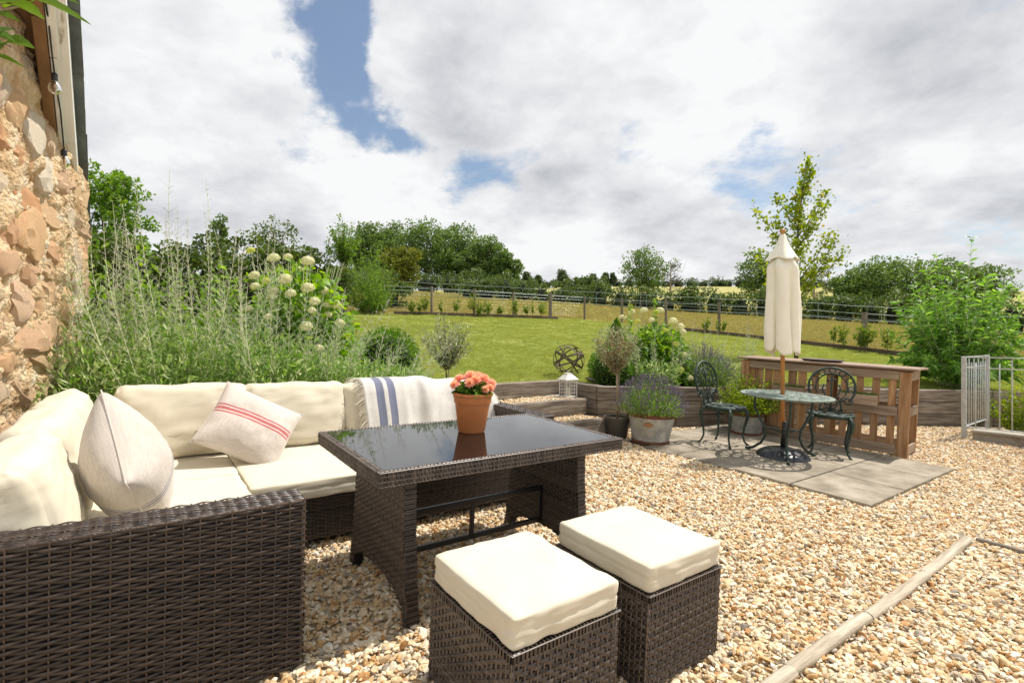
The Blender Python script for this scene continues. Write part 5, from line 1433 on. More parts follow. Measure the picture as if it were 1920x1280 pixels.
def hydrangea(label, x, y, z, rx, ry, h, heads, seed, nleaf=1500, hs=.82):
    r = np.random.default_rng(seed); t = thing('hydrangea', label, 'shrub', Matrix.Translation((x, y, z)))
    ts = TubeSet(); n = nleaf
    v = sph(r, n); v[:, 2] = np.abs(v[:, 2]); P = v*np.array([rx, ry, h])*r.uniform(.45, .98, (n, 1)); P[:, 2] = P[:, 2]*.92+.03
    D = v*np.array([1, 1, .2])+r.normal(0, .45, (n, 3)); L = r.uniform(.06, .115, n)
    link('leaves', leaf_mesh('leaves', P, D, L, L*.62, r, six=True, droop=.3), lf_hyd, t)
    for i in range(26):
        a = r.uniform(0, 6.28); q = r.random()**.5; ts.add([[0.1*math.cos(a), .1*math.sin(a), -.02], [rx*.5*q*math.cos(a), ry*.5*q*math.sin(a), h*.5], [rx*.8*q*math.cos(a), ry*.8*q*math.sin(a), h*.9]], .006, .003, var=.3)
    for i, (dx, dy, dz, s, lime) in enumerate(heads):
        o = bpy.data.objects.new('flower_head', LHEADS[i % 2] if lime else HEADS[i % 4]); C.objects.link(o); o.parent = t
        dv = Vector((dx*.5, dy*.5-.15, .9)).normalized()
        o.matrix_local = Matrix.Translation((dx, dy, dz)) @ dv.to_track_quat('Z', 'Y').to_matrix().to_4x4() @ Matrix.Scale(s*hs, 4)
        ts.add([[dx*.45, dy*.45, dz*.4], [dx*.85, dy*.85, dz*.75], [dx, dy, dz]], .005, .0028, var=.2)
    link('stems', ts.mesh('stems'), st_sage, t)
def ballbush(name, label, x, y, z, rx, rz, seed, n=5200, mat=None, L=.026, cone=False, cat='shrub', group=None):
    r = np.random.default_rng(seed); t = thing(name, label, cat, Matrix.Translation((x, y, z)), group)
    v = sph(r, n); rad = r.uniform(.80, 1.03, (n, 1)); bump = np.array([noise.noise(tuple(q*3.1+seed))*.10 for q in v])[:, None]
    P = v*(rad+bump)*np.array([rx, rx, rz]); P[:, 2] += rz*.96
    if cone:
        f = (P[:, 2]/(2*rz)).clip(0, 1)[:, None]; P[:, :2] *= (1.35-1.15*f)
    D = v+r.normal(0, .6, (n, 3))+np.array([0, 0, .35]); link('leaves', leaf_mesh('leaves', P, D, r.uniform(.7, 1.3, n)*L, L*.55, r), mat or lf_box, t)
    mb = MB(); mb.lathe([(rx*.05, -.05), (rx*.80, rz*.45), (rx*.84, rz*.95), (rx*.60, rz*1.5), (rx*.05, rz*1.75)] if not cone else [(rx*.3, 0), (rx*.85, rz*.3), (rx*.5, rz*1.1), (rx*.05, rz*1.8)], 14); mb.build('twig_core', twig_m, t, smooth=True)
    return t
twig_m = M('dark_twigs', (.012, .018, .006), rough=.95)
def lavender(label, x, y, z, rx, h, seed, nst=420, name='lavender', fl=fl_lav, flat=.6, group=None, mat=None, L0=.8):
    r = np.random.default_rng(seed); t = thing(name, label, 'plant', mat or Matrix.Translation((x, y, z)), group)
    ts = TubeSet(); FP = []; FD = []; LP = []; LD = []
    for s in range(nst):
        v = sph(r, 1)[0]; v[2] = abs(v[2])*.9+.25; v /= np.linalg.norm(v)
        b = v*np.array([rx*.45, rx*.45, 0]); L = np.array([rx, rx, h])*r.uniform(L0, 1.05); e = v*L
        e[2] = max(e[2], .05)
        ts.add([b, (b+e)*.5+np.array([0, 0, h*.06]), e], .0016, .0010, var=.2+.5*r.random())
        d = e-b; d /= np.linalg.norm(d); m = 9; uu = r.random(m)[:, None]
        FP.append(e-d*.05*uu+r.normal(0, .003, (m, 3))); FD.append(np.tile(d, (m, 1))+r.normal(0, .55, (m, 3)))
        m = 14; uu = r.random(m)[:, None]*.75; LP.append(b+(e-b)*uu+r.normal(0, .012, (m, 3))); LD.append(np.tile(d, (m, 1))+r.normal(0, .45, (m, 3)))
    link('stems', ts.mesh('stems'), st_lav, t)
    P = np.concatenate(FP); link('flowers', leaf_mesh('flowers', P, np.concatenate(FD), .013, .007, r), fl, t)
    P = np.concatenate(LP); link('leaves', leaf_mesh('leaves', P, np.concatenate(LD), r.uniform(.025, .05, len(P)), .005, r), lf_lav, t)
    return t
st_lav = leafmat('stem_lavender', [(0, (.10, .16, .04)), (1, (.20, .26, .09))], 0)
def leafy_mound(name, label, x, y, z, rx, h, seed, n, mat, L, cat='plant', ratio=.5, group=None):
    r = np.random.default_rng(seed); t = thing(name, label, cat, Matrix.Translation((x, y, z)), group); ts = TubeSet()
    LP = []; LD = []
    ns = max(10, n//26)
    for s in range(ns):
        v = sph(r, 1)[0]; v[2] = abs(v[2])+.2; e = v*np.array([rx, rx, h])*r.uniform(.55, 1.05); b = e*np.array([.3, .3, 0]); ts.add([b, (b+e)/2, e], .002, .001, var=r.random())
        m = 26; uu = r.random(m)[:, None]*.8+.2; LP.append(b+(e-b)*uu+r.normal(0, .012, (m, 3))); LD.append(np.tile(v, (m, 1))*.6+r.normal(0, .6, (m, 3)))
    P = np.concatenate(LP); link('stems', ts.mesh('stems'), st_lav, t)
    link('leaves', leaf_mesh('leaves', P, np.concatenate(LD), r.uniform(.6, 1.3, len(P))*L, L*ratio, r, six=L > .04), mat, t)
    return t
def small_tree(name, label, base, trunk_h, crown, nbr, seed, mat, leafL, leafW, nleaf, trunk_r=.014, bark=None, cat='tree', stake=False, group=None, clump=.5):
    """slender tree: trunk, ascending branches, narrow leaves. crown=(rx,rz,cz)"""
    r = np.random.default_rng(seed); t = thing(name, label, cat, Matrix.Translation(base), group); rx, rz, cz = crown
    mb = MB(); mb.tube([(0, 0, -.03), (.01, .005, trunk_h*.5), (0, 0, trunk_h), (.0, .0, cz+rz*.3)], [trunk_r, trunk_r*.85, trunk_r*.75, trunk_r*.3], 8); mb.build('trunk', bark or bark_m, t, smooth=True)
    ts = TubeSet(); LP = []; LD = []; per = max(4, nleaf//nbr)
    for i in range(nbr):
        v = sph(r, 1)[0]; e = np.array([0, 0, cz])+v*np.array([rx, rx, rz])*r.uniform(.55, 1.05)
        s = np.array([0, 0, min(trunk_h*r.uniform(.85, 1.1), e[2]-.02)]) if e[2] > trunk_h else np.array([0, 0, trunk_h*.95])
        m = (s+e)/2+np.array([0, 0, -.06*rz])+r.normal(0, .05*rx, 3); ts.add([s, m, e], trunk_r*.35, trunk_r*.1)
        uu = r.random((per, 1))**.7; c = (1-uu)**2*s+2*uu*(1-uu)*m+uu**2*e
        LP.append(c+r.normal(0, .06*rx*clump*2, (per, 3))); d = e-s; LD.append(np.tile(d/np.linalg.norm(d), (per, 1))+r.normal(0, .7, (per, 3)))
    link('branches', ts.mesh('branches'), bark or bark_m, t)
    P = np.concatenate(LP); link('leaves', leaf_mesh('leaves', P, np.concatenate(LD), leafL*r.uniform(.7, 1.25, len(P)), leafW, r, six=leafL > .04), mat, t)
    if stake:
        mb = MB(); mb.tube([(.035, .02, -.03), (.03, .02, trunk_h*1.25)], .007, 6); mb.build('stake', bark_pale, t)
    return t
def garden():
    SG = 'silvery sage bushes behind the sofa'
    for i, (u, v, h, n, sp, lean, lf, lab) in enumerate([
            (-.30, 4.62, 1.45, 13, .46, (-.05, 0), 1.2, 'silvery sage bush arching against the stone wall corner'),
            (.12, 4.58, 1.62, 14, .50, (0, -.05), 1.2, 'silvery sage bush rising behind the corner cushions'),
            (.45, 4.80, 1.80, 14, .50, (0, 0), 1.0, 'tallest silvery sage bush, its stems crossing the sky beside the barn'),
            (.80, 4.58, 1.35, 14, .50, (.05, -.05), 1.3, 'silvery sage bush behind the red striped pillow'),
            (1.15, 4.70, 1.05, 12, .48, (.2, 0), 1.4, 'silvery sage bush in front of the hydrangea leaves'),
            (1.55, 4.60, .80, 14, .46, (.3, -.1), 1.2, 'low sprawling sage bush behind the gap in the back cushions'),
            (1.98, 4.62, .58, 8, .36, (.25, -.1), .9, 'low sprawling sage bush behind the blue striped throw'),
            (-.60, 5.05, 1.5, 9, .38, (0, 0), 1.0, 'slim silvery sage bush close under the barn roof edge')]):
        x, y = uvxy(u, v); sage('sage_bush', lab, x, y, .80, h, n, sp, 200+i, SG, lean, lf, .42 if i < 4 else .5)
    # green leafy perennial with violet spikes at the back of the bed
    for i, (u, v, h, lab) in enumerate([(.0, 5.35, 1.15, 'bright green leafy perennial around the dark violet spikes'), (-.45, 5.5, 1.2, 'bright green leafy perennial close to the barn wall end'), (.55, 5.55, 1.1, 'bright green leafy perennial between the violet spikes and hydrangea')]):
        x, y = uvxy(u, v); leafy_mound('salvia', lab, x, y, .82, .42, h, 240+i, 2600, lf_hyd, .075, ratio=.36, group='leafy perennials at the back of the bed')
    x, y = uvxy(.15, 5.15); lavender('dark violet flower spikes standing among the sage stems', x, y, .85, .62, .98, 251, 46, 'violet_salvia', fl_violet)
    # hydrangea with cream heads
    hp = []
    Y0 = 5.35; cxp = 560; c = pix(cxp, 700, Y0); zb = .85
    for (px, py, dy, s, lime) in [(470, 470, -.1, .75, 1), (513, 484, -.2, 1.0, 0), (540, 482, .1, .8, 0), (577, 490, -.25, 1.1, 0), (477, 517, -.3, .95, 0), (534, 524, -.35, 1.15, 0), (499, 527, -.4, .7, 1), (478, 537, -.35, .8, 0),
                              (514, 545, -.4, .8, 0), (512, 556, -.42, .75, 0), (577, 540, -.3, 1.1, 0), (605, 545, -.1, 1.0, 0), (545, 550, -.4, .85, 0), (590, 565, -.35, .9, 0), (630, 571, -.1, 1.0, 0), (465, 580, -.45, .75, 0), (503, 594, -.5, .7, 0), (574, 612, -.5, 1.0, 0), (637, 606, -.2, .85, 0), (598, 653, -.5, .75, 0), (612, 572, -.2, .7, 0), (585, 582, -.45, .65, 0), (560, 505, .25, .8, 0), (615, 590, -.2, .7, 0)]:
        p = pix(px, py, Y0+dy); hp.append((p.x-c.x, p.y-Y0, p.z-zb, s, lime))
    hydrangea('large hydrangea with many cream domed flower heads behind the sofa', c.x, Y0, zb, .68, .5, 1.40, hp, 260, 3200)
    ballbush('box_ball', 'clipped dark green box ball at the end of the raised bed behind the sofa', -1.42, 5.78, .80, .36, .33, 270, 6500)
    x, y = uvxy(1.85, 4.75)
    for i, (u, v) in enumerate([(1.5, 4.55), (2.1, 4.62)]):
        x, y = uvxy(u, v); m = leafy_mound('bedding_plant', ('low green plant dotted yellow behind the gap in the cushions', 'low green plant dotted yellow behind the blue striped throw')[i], x, y, .80, .28, .24, 280+i, 1500, lf_lav, .028, group='low bedding plants')
        r = np.random.default_rng(285+i); n = 40; P = np.stack([r.normal(0, .16, n), r.normal(0, .14, n), r.uniform(.12, .25, n)], 1); link('flowers', leaf_mesh('flowers', P, r.normal(size=(n, 3)), .016, .014, r), fl_yellow, m)
    # yellow flowers by the wall
    x, y = uvxy(-.62, 4.55); m = leafy_mound('marigold', 'small plant with yellow flowers at the foot of the stone wall', x, y, .74, .20, .16, 290, 500, lf_deep, .03)
    r = np.random.default_rng(291); n = 6
    Hm = floret_head(292, 60, .018, .5); Hm.materials.append(fl_yellow)
    for i in range(7):
        o = bpy.data.objects.new('flower', Hm); C.objects.link(o); o.parent = m; o.location = (r.normal(0, .09), r.normal(0, .07)-.05, r.uniform(.10, .24))
    small_tree('olive_tree', 'small silvery olive tree on a thin stem before the lawn', (-.80, 6.18, .78), .20, (.33, .28, .58), 64, 300, lf_olive, .055, .015, 1700, .012, bark_m, 'tree', True)
    # right hand border
    ballbush('box_ball', 'clipped bright green box ball behind the corner of the sleeper steps', 1.40, 7.28, .66, .31, .29, 310, 6000, lf_box)
    ballbush('dwarf_conifer', 'dwarf cone-shaped green conifer behind the brown-leaved standard olive', 1.62, 7.95, .74, .26, .46, 311, 5000, lf_box, .03, True)
    hp = []; Y0 = 7.65; c = pix(1232, 690, Y0); zb = .70
    for (px, py, dy, s, lime) in [(1165, 594, .1, .7, 0), (1185, 585, .2, .85, 0), (1207, 582, 0, 1.0, 0), (1238, 582, .1, 1.0, 0), (1262, 602, -.1, 1.1, 0), (1276, 612, -.1, 1.0, 0), (1280, 622, -.15, .9, 0), (1248, 620, -.2, .8, 1), (1195, 603, -.1, .8, 1), (1268, 645, -.3, .9, 1), (1283, 665, -.3, .85, 0), (1276, 693, -.4, .9, 1), (1295, 708, -.45, .7, 0), (1222, 600, -.1, .75, 0), (1175, 596, .2, .7, 0)]:
        p = pix(px, py, Y0+dy); hp.append((p.x-c.x, p.y-Y0, p.z-zb, s, lime))
    hydrangea('hydrangea with cream flower heads in the border above the lavender tub', c.x, Y0, zb, .52, .45, .95, hp, 320, 3000)
    p = pix(1222, 700, 7.25); sage('silver_artemisia', 'silver leaved bush with feathery stems between olive and hydrangea', p.x, p.y, .66, .85, 22, .34, 330, None, (0, 0), 1.5, .5)
    p = pix(1215, 700, 7.75); sage('sage_bush', 'tall thin sage stems rising out of the border hydrangea', p.x, p.y, .68, 1.32, 5, .14, 331, None, (0, 0), .35)
    p = pix(1330, 690, 7.75); sage('sage_bush', 'pale wiry sage bush with mauve buds beside the pallet bar end', p.x, p.y, .63, 1.10, 16, .44, 332, None, (0.1, 0), 1.0)
    p = pix(1315, 690, 7.55); lavender('large lavender bush with faded purple spikes behind the sleeper wall', p.x, p.y, .62, .52, .66, 333, 760, 'lavender_bush')
    for i, (px, hh) in enumerate(((1182, 1.18), (1228, 1.25))):
        p = pix(px, 700, 7.7); r = np.random.default_rng(340+i); t = thing('leafy_spire', ('tall leafy green stem above the dwarf conifer', 'tallest leafy green stem rising among the border hydrangea heads')[i], 'plant', Matrix.Translation((p.x, p.y, .68)), 'leafy spires in the border'); ts = TubeSet(); ts.add([[0, 0, 0], [.01, 0, hh*.5], [0, 0.01, hh]], .005, .002); link('stem', ts.mesh('stem'), st_sage, t)
        n = 120; zz = r.uniform(.45, 1, n)*hh; a = r.uniform(0, 6.28, n); link('leaves', leaf_mesh('leaves', np.stack([0*zz, 0*zz, zz], 1), np.stack([np.cos(a), np.sin(a), .5+0*a], 1), .085*(1.15-.6*zz/hh), .022, r, six=True), lf_hyd, t)
    # tubs and pots
    lavender('', 0, 0, 0, .45, .52, 350, 760, 'lavender', fl_lav, mat=GT(1.60, 5.93, .29))
    bpy.data.objects['lavender']['label'] = 'lavender in full purple flower growing from the big galvanised tub'
    leafy_mound('golden_herb', 'golden green marjoram mound filling the smaller galvanised tub', 3.02, 6.62, G(3.02, 6.62)+.24, .42, .47, 351, 6800, lf_gold, .034)
    t = thing('plant_pot', 'dark grey plastic pot holding the brown-leaved olive standard', 'flowerpot', GT(1.26, 6.16, 0)); m = MB(); m.lathe([(.118, 0), (.122, .01), (.150, .20), (.160, .203), (.164, .245), (.152, .245), (.145, .21), (.01, .205)], 32); o = m.build('pot', plastic_pot, t, smooth=True); autosmooth(o.data, 35)
    m = MB(); m.lathe([(.002, .212), (.146, .212)], 20, close=False); m.build('compost', soil_m, t)
    o = small_tree('olive_standard', 'lollipop olive standard with browning leaves and bare pale stem', (1.26, 6.16, G(1.26, 6.16)+.20), .62, (.27, .23, .90), 80, 352, lf_brown, .046, .013, 1300, .015, bark_pale, 'tree', True)
    r = np.random.default_rng(353); n = 1300; v = sph(r, n); P = np.array([0, 0, .90])+v*np.array([.29, .29, .25])*r.uniform(.6, 1.05, (n, 1)); link('leaves', leaf_mesh('leaves', P, v+r.normal(0, .6, (n, 3)), .042, .011, r), lf_olive, o)
    r = np.random.default_rng(354); n = 10; a = r.uniform(0, 6.28, n); w = leaf_mesh('seedling', np.zeros((n, 3)), np.stack([np.cos(a), np.sin(a), 0*a+.6], 1), .05, .035, r, six=True)
    tag(link('seedling', w, lf_deep, None, GT(1.34, 6.09, .215)), 'small green seedling beside the olive stem in its pot', 'plant')
    # big shrub by the railing
    r = np.random.default_rng(360); x, y = 7.75, 8.95; zb = T(x, y)-.02
    t = thing('buddleia', 'big leafy bush with long pale green leaves behind the railing', 'shrub', Matrix.Translation((x, y, zb))); ts = TubeSet(); LP = []; LD = []; LL = []
    for s in range(150):
        v = sph(r, 1)[0]; v[2] = abs(v[2])*1.15+.05; v /= np.linalg.norm(v); e = v*np.array([1.18, 1.1, 2.45])*r.uniform(.55, 1.03) + np.array([0, 0, .12]); b = np.array([v[0]*.15, v[1]*.15, 0]); m = (b+e)/2+np.array([v[0]*.15, v[1]*.15, .18])
        q = np.linspace(0, 1, 8)[:, None]; pts = (1-q)**2*b+2*q*(1-q)*m+q**2*e; ts.add(pts, .008, .002, var=.2)
        k = 44; uu = r.uniform(.30, 1, (k, 1)); c = (1-uu)**2*b+2*uu*(1-uu)*m+uu**2*e; dirv = unit(2*(1-uu)*(m-b)+2*uu*(e-m)); sd = unit(np.cross(dirv, r.normal(size=(k, 3))))
        LP.append(c); LD.append(dirv*.55+sd*.8+np.array([0, 0, .1])); LL.append(r.uniform(.12, .22, k)*(1.15-.4*uu[:, 0]))
    link('stems', ts.mesh('stems'), st_sage, t); LP = np.concatenate(LP); LL = np.concatenate(LL)
    link('leaves', leaf_mesh('leaves', LP, np.concatenate(LD), LL, LL*.27, r, six=True, droop=.35), lf_shrub, t)
    leafy_mound('climber', 'tangled yellow green foliage behind the metal railing bars', 7.45, 7.45, G(7.45, 7.45), .42, .95, 361, 2200, lf_gold, .05, 'plant')
    # young lime-green tree on the lawn
    x, y = 6.55, 11.8; z = T(x, y); r = np.random.default_rng(370)
    t = thing('young_maple', 'young lime-green tree with open branches on the lawn behind the parasol', 'tree', Matrix.Translation((x, y, z-.02)))
    mb = MB(); mb.tube([(0, 0, 0), (.02, 0, 1.2), (0, .02, 2.4), (.10, 0, 3.6), (.28, 0, 4.65)], [.05, .045, .035, .018, .006], 8); mb.build('trunk', bark_m, t, smooth=True)
    ts = TubeSet(); LP = []; LD = []
    tips = [(-.95, .1, 3.62), (-.62, -.2, 3.3), (-.80, .3, 2.55), (-.45, .4, 2.0), (.72, .1, 3.95), (.55, -.3, 3.6), (.95, .2, 3.05), (1.08, -.1, 2.55), (.62, .4, 2.15), (-.25, .5, 3.95), (.35, .3, 4.25), (.30, .0, 4.72), (.10, -.5, 3.2), (-.35, -.45, 2.75), (.5, .6, 2.8), (.15, .35, 3.6), (.75, -.3, 2.75), (-.2, -.3, 3.75), (.45, -.4, 2.3), (-.55, .0, 2.9), (-.1, .2, 2.3), (.28, -.1, 4.4)]
    for (a, b, c) in tips:
        e = np.array([a, b, c]); z0 = max(1.35, c-.75*abs(a)-.55); s = np.array([.02+.07*max(0, z0-2.4), 0, z0]); m = (s+e)/2+np.array([0, 0, -.08]); ts.add([s, m, e], .014, .004)
        k = 135; uu = r.random((k, 1))**.65; cc = (1-uu)**2*s+2*uu*(1-uu)*m+uu**2*e; LP.append(cc+r.normal(0, .072, (k, 3))); d = unit((e-s)[None])[0]; LD.append(np.tile(d*.4, (k, 1))+r.normal(0, .8, (k, 3)))
    link('branches', ts.mesh('branches'), bark_m, t); P = np.concatenate(LP); link('leaves', leaf_mesh('leaves', P, np.concatenate(LD), r.uniform(.06, .12, len(P)), r.uniform(.05, .08, len(P)), r), lf_lime, t)
    # overhanging leaves at the near wall
    t = thing('climber_branch', 'bright serrated leaves on a twig growing off the stone wall top', 'plant', Matrix.Translation(pix(-30, 30, 1.55))); r = np.random.default_rng(380); o0 = pix(-30, 30, 1.55)
    ts = TubeSet(); W0 = np.array(tuple(Vector((-2.75, 2.45, 3.05))-o0)); ts.add([W0, W0*.5+np.array([0, 0, .12]), [0, 0, 0], tuple(pix(60, 5, 1.5)-o0)], .006, .003, k=5); ts.add([[0, 0, 0], tuple(pix(-5, 75, 1.5)-o0), tuple(pix(20, 88, 1.5)-o0)], .004, .002, k=5); link('twig', ts.mesh('twig'), bark_pale, t)
    for (a, b, L, W, dep) in [((20, -8), (172, 48), 0, .034, 1.45), ((10, 15), (85, 38), 0, .05, 1.5), ((-20, 8), (120, -5), 0, .045, 1.5), ((-30, 40), (40, 42), 0, .04, 1.55), ((0, 95), (66, 92), 0, .060, 1.5), ((8, 90), (28, 55), 0, .04, 1.5), ((-30, 112), (48, 128), 0, .02, 1.5), ((-10, 85), (30, 80), 0, .045, 1.48), ((60, 5), (150, 8), 0, .04, 1.55), ((-25, 20), (75, 18), 0, .05, 1.6)]:
        p0 = pix(a[0], a[1], dep)-o0; p1 = pix(b[0], b[1], dep-.02)-o0; d = p1-p0; Ln = d.length; d.normalize(); s = d.cross(Vector((.25, -.75, .6))).normalized(); nn = s.cross(d); m = MB(); k = 16; vs = []; fs = []
        for i in range(k+1):
            f = i/k; w = W*math.sin(PI*f**.8)**.85*(1+(.10 if i % 2 else -.05)); c = p0+d*Ln*f+nn*(.02*math.sin(PI*f))
            vs += [c+s*w/1.0*.5+nn*w*.18, c, c-s*w*.5+nn*w*.18]
        for i in range(k):
            for q in range(2): fs.append((i*3+q, i*3+3+q, i*3+4+q, i*3+1+q))
        V = np.array([tuple(v) for v in vs]); link('leaf', npmesh('leaf', V, [np.array(fs)], var=np.full(len(V), random.random()), smooth=True), lf_near, t)
lf_gold = leafmat('leaf_golden', [(0, (.11, .19, .012)), (.6, (.19, .28, .02)), (1, (.31, .36, .04))], .45)
lf_near = leafmat('leaf_near', [(0, (.07, .14, .015)), (1, (.15, .26, .03))], .5, rough=.4)
garden()

# ------------------------------------------------------------------ fences and saplings
def fences():
    t = thing('stock_fence', 'wire stock fence on wooden posts between the lawn and the field', 'fence', Matrix.Translation((0, 22, T(0, 22)))); inv = Vector(t.location); r = random.Random(6)
    tops = []
    for i, (x, y) in enumerate(FENCE):
        z = T(x, y); h = 1.17+r.uniform(-.03, .04); big = i in (6, 12); mb = MB()
        rr = .085 if big else .055
        mb.tube([(0, 0, -.1), (0, 0, h*.5), (r.uniform(-.01, .01), 0, h)], [rr, rr*.98, rr*.95], 9); mb.build('post', wood_post, t, Matrix.Translation(Vector((x, y, z))-inv)); tops.append(Vector((x, y, z)))
    for hgt in (1.10, .95, .80, .66, .53, .41, .30, .20):
        mb = MB()
        for a, b in zip(tops[:-1], tops[1:]):
            mb.tube([a+Vector((0, 0, hgt))-inv, b+Vector((0, 0, hgt))-inv], .0045 if hgt > .9 else .0022, 4)
        mb.build('wire', wire_m, t)
    # second fence of white tape further into the field
    t2 = thing('tape_fence', 'pale electric tape fence on thin posts along the far hedge', 'fence', Matrix.Translation((0, 36, T(0, 36)))); inv2 = Vector(t2.location)
    line = [(-14, 39), (-4, 38.2), (6, 36.5), (16, 33.5), (26, 30), (34, 27)]
    P = []
    for i in range(31):
        f = i/30*(len(line)-1); k = min(int(f), len(line)-2); x = line[k][0]+(line[k+1][0]-line[k][0])*(f-k); y = line[k][1]+(line[k+1][1]-line[k][1])*(f-k); P.append(Vector((x, y, T(x, y))))
    for i in range(0, 31, 2):
        mb = MB(); mb.tube([P[i]-inv2, P[i]-inv2+Vector((0, 0, 1.30))], .014, 5); mb.build('post', tape_m, t2)
    for hgt in (1.28, .82, .42):
        mb = MB(); mb.tube([p-inv2+Vector((0, 0, hgt-.05*(i % 2))) for i, p in enumerate(P)], .013, 4); mb.build('tape', tape_m, t2)
    # timber edging of the new hedge strips
    for (a, b, lab) in (((-4.6, 20.0), (2.15, 23.9), 'low timber edging at the foot of the far fence run'), ((6.6, 19.9), (11.6, 13.3), 'low timber edging at the foot of the fence beside the young tree')):
        o = thing('timber_edging', lab, 'edging', Matrix.Translation((*a, T(*a)))); n = 4
        for i in range(n):
            p, q = [Vector((a[0]+(b[0]-a[0])*f, a[1]+(b[1]-a[1])*f, 0)) for f in (i/n, (i+.995)/n)]
            p.z = T(p.x, p.y)+.05; q.z = T(q.x, q.y)+.05; mb = MB(); mb.beam(p-Vector(o.location), q-Vector(o.location), .05, .16, .01); mb.build('board', wood_post_h, o)
    # saplings
    r = np.random.default_rng(66)
    protos = []
    def sap(x, y, h, seed, label, group, bushy):
        return small_tree('hedge_sapling', label, (x, y, T(x, y)-.01), h*.35, (h*(.30 if bushy else .16), h*.40, h*.62), 16 if bushy else 9, seed, lf_sap, .075, .045, 260 if bushy else 110, .010, bark_m, 'sapling', False, group, .9)
    k = 0
    for f in np.sort(r.uniform(.02, .99, 17)):
        x = -4.4+(2.0+4.4)*f; y = 20.1+(23.8-20.1)*f-.1+r.normal(0, .12)-.2; k += 1
        sap(x+r.normal(0, .1), y, r.uniform(.5, 1.0), 700+k, 'green hedge sapling planted along the far fence run', 'saplings along the far fence run', r.random() < .6)
    for f in np.sort(r.uniform(.0, .98, 15)):
        x = 6.5+(11.5-6.5)*f; y = 20.0+(13.4-20.0)*f-.35+r.normal(0, .1); k += 1
        sap(x+r.normal(0, .1), y, r.uniform(.55, 1.0), 700+k, 'green hedge sapling planted beside the fence near the young tree', 'saplings along the near fence run', r.random() < .55)
wood_post_h = M('edging_board', [(0.2, (.07, .05, .035)), (0.8, (.18, .135, .10))], scale=6, rough=.9, bump=.4, stretch=(1, 4, 4))
lf_sap = leafmat('leaf_sapling', [(0, (.10, .16, .02)), (1, (.20, .27, .045))], .45)
fences()

# ------------------------------------------------------------------ trees beyond
def crown(r, lobes, n, leaf, up0=.12):
    tot = sum(l[3]*l[4]+l[3]*l[5] for l in lobes); P = []; D = []; VAR = []
    for (cx, cy, cz, rx, ry, rz) in lobes:
        m = int(n*(rx*ry+rx*rz)/tot); nc = max(10, int(24*(rx*rz)**.35)); per = max(6, m//nc)
        cd = sph(r, nc); cd[:, 2] = cd[:, 2]*.9+up0; cr = r.uniform(.55, 1.0, (nc, 1)); cc = cd*cr*np.array([rx, ry, rz]); rad = .34*min(rx, ry, rz)*r.uniform(.7, 1.25, nc)
        for i in range(nc):
            v = sph(r, per); q = v*rad[i]*(r.uniform(.45, 1.0, (per, 1)))*np.array([1, 1, .8])
            P.append(np.array([cx, cy, cz])+cc[i]+q); D.append(v*np.array([1, 1, .3])+r.normal(0, .6, (per, 3))); VAR.append(np.full(per, r.uniform(.0, .55))+r.random(per)*.45)
    return np.concatenate(P), np.concatenate(D), np.concatenate(VAR)
def tree(name, label, base, h, lobes, leaf, n, mat, seed, trunk_r=.2, cat='tree', group=None, bark=None, trunkh=None):
    r = np.random.default_rng(seed); t = thing(name, label, cat, Matrix.Translation(base), group)
    th = trunkh or h*.5; ts = MB(); ts.tube([(0, 0, -.3), (.02*h, 0, th*.5), (0, .01*h, th), (.01*h, 0, h*.8)], [trunk_r*1.25, trunk_r, trunk_r*.7, trunk_r*.2], 8)
    for (cx, cy, cz, rx, ry, rz) in lobes:
        ts.tube([(0, 0, th*.55), (cx*.45, cy*.45, (th*.6+cz)/2), (cx, cy, cz+.2*rz)], [trunk_r*.5, trunk_r*.32, trunk_r*.1], 6)
        for k in range(4):
            v = sph(r, 1)[0]; ts.tube([(cx*.8, cy*.8, cz*.9), (cx+v[0]*rx*.8, cy+v[1]*ry*.8, cz+v[2]*rz*.8)], [trunk_r*.18, trunk_r*.05], 5)
    ts.build('trunk', bark or bark_m, t, smooth=True)
    P, D, va = crown(r, lobes, n, leaf); link('crown', leaf_mesh('crown', P, D, leaf*r.uniform(.6, 1.3, len(P)), leaf*.75, r, var=va, up=.3), mat, t)
    return t
def ptree(name, label, px, ytop, ybase, Y, wpx, mat, seed, leaf=None, n=7000, nl=6, group=None, shape=1.0, cat='tree', fill=.0, gz=None):
    """tree placed by the pixels of its crown at distance Y"""
    r = random.Random(seed); b = pix(px, ybase, Y); zb = T(b.x, Y) if gz is None else gz; top = CAMZ-(ytop-640)/960*Y; h = top-zb; w = wpx/960*Y
    bot = max(zb+fill*h, zb+.02*h); ch = top-bot; lobes = []
    for i in range(nl):
        f = (i+.5)/nl; zc = bot+ch*(.22+.62*f); ww = w*.5*(math.sin(PI*min(1, .18+.72*(1-f)))**.6)*shape
        a = i*2.4+r.random(); rad = ww*.52
        lobes.append((math.cos(a)*rad, math.sin(a)*rad*.8, zc-zb, ww*r.uniform(.5, .7), ww*r.uniform(.5, .65), ch*r.uniform(.17, .25)))
    lobes.append((0, 0, bot+ch*.80-zb, w*.24, w*.22, ch*.20)); lobes.append((0, 0, bot+ch*.40-zb, w*.36, w*.32, ch*.26))
    return tree(name, label, (b.x, Y, zb), h, lobes, leaf or max(.10, Y*.0042), n, mat, seed, max(.05, h*.022), cat, group)
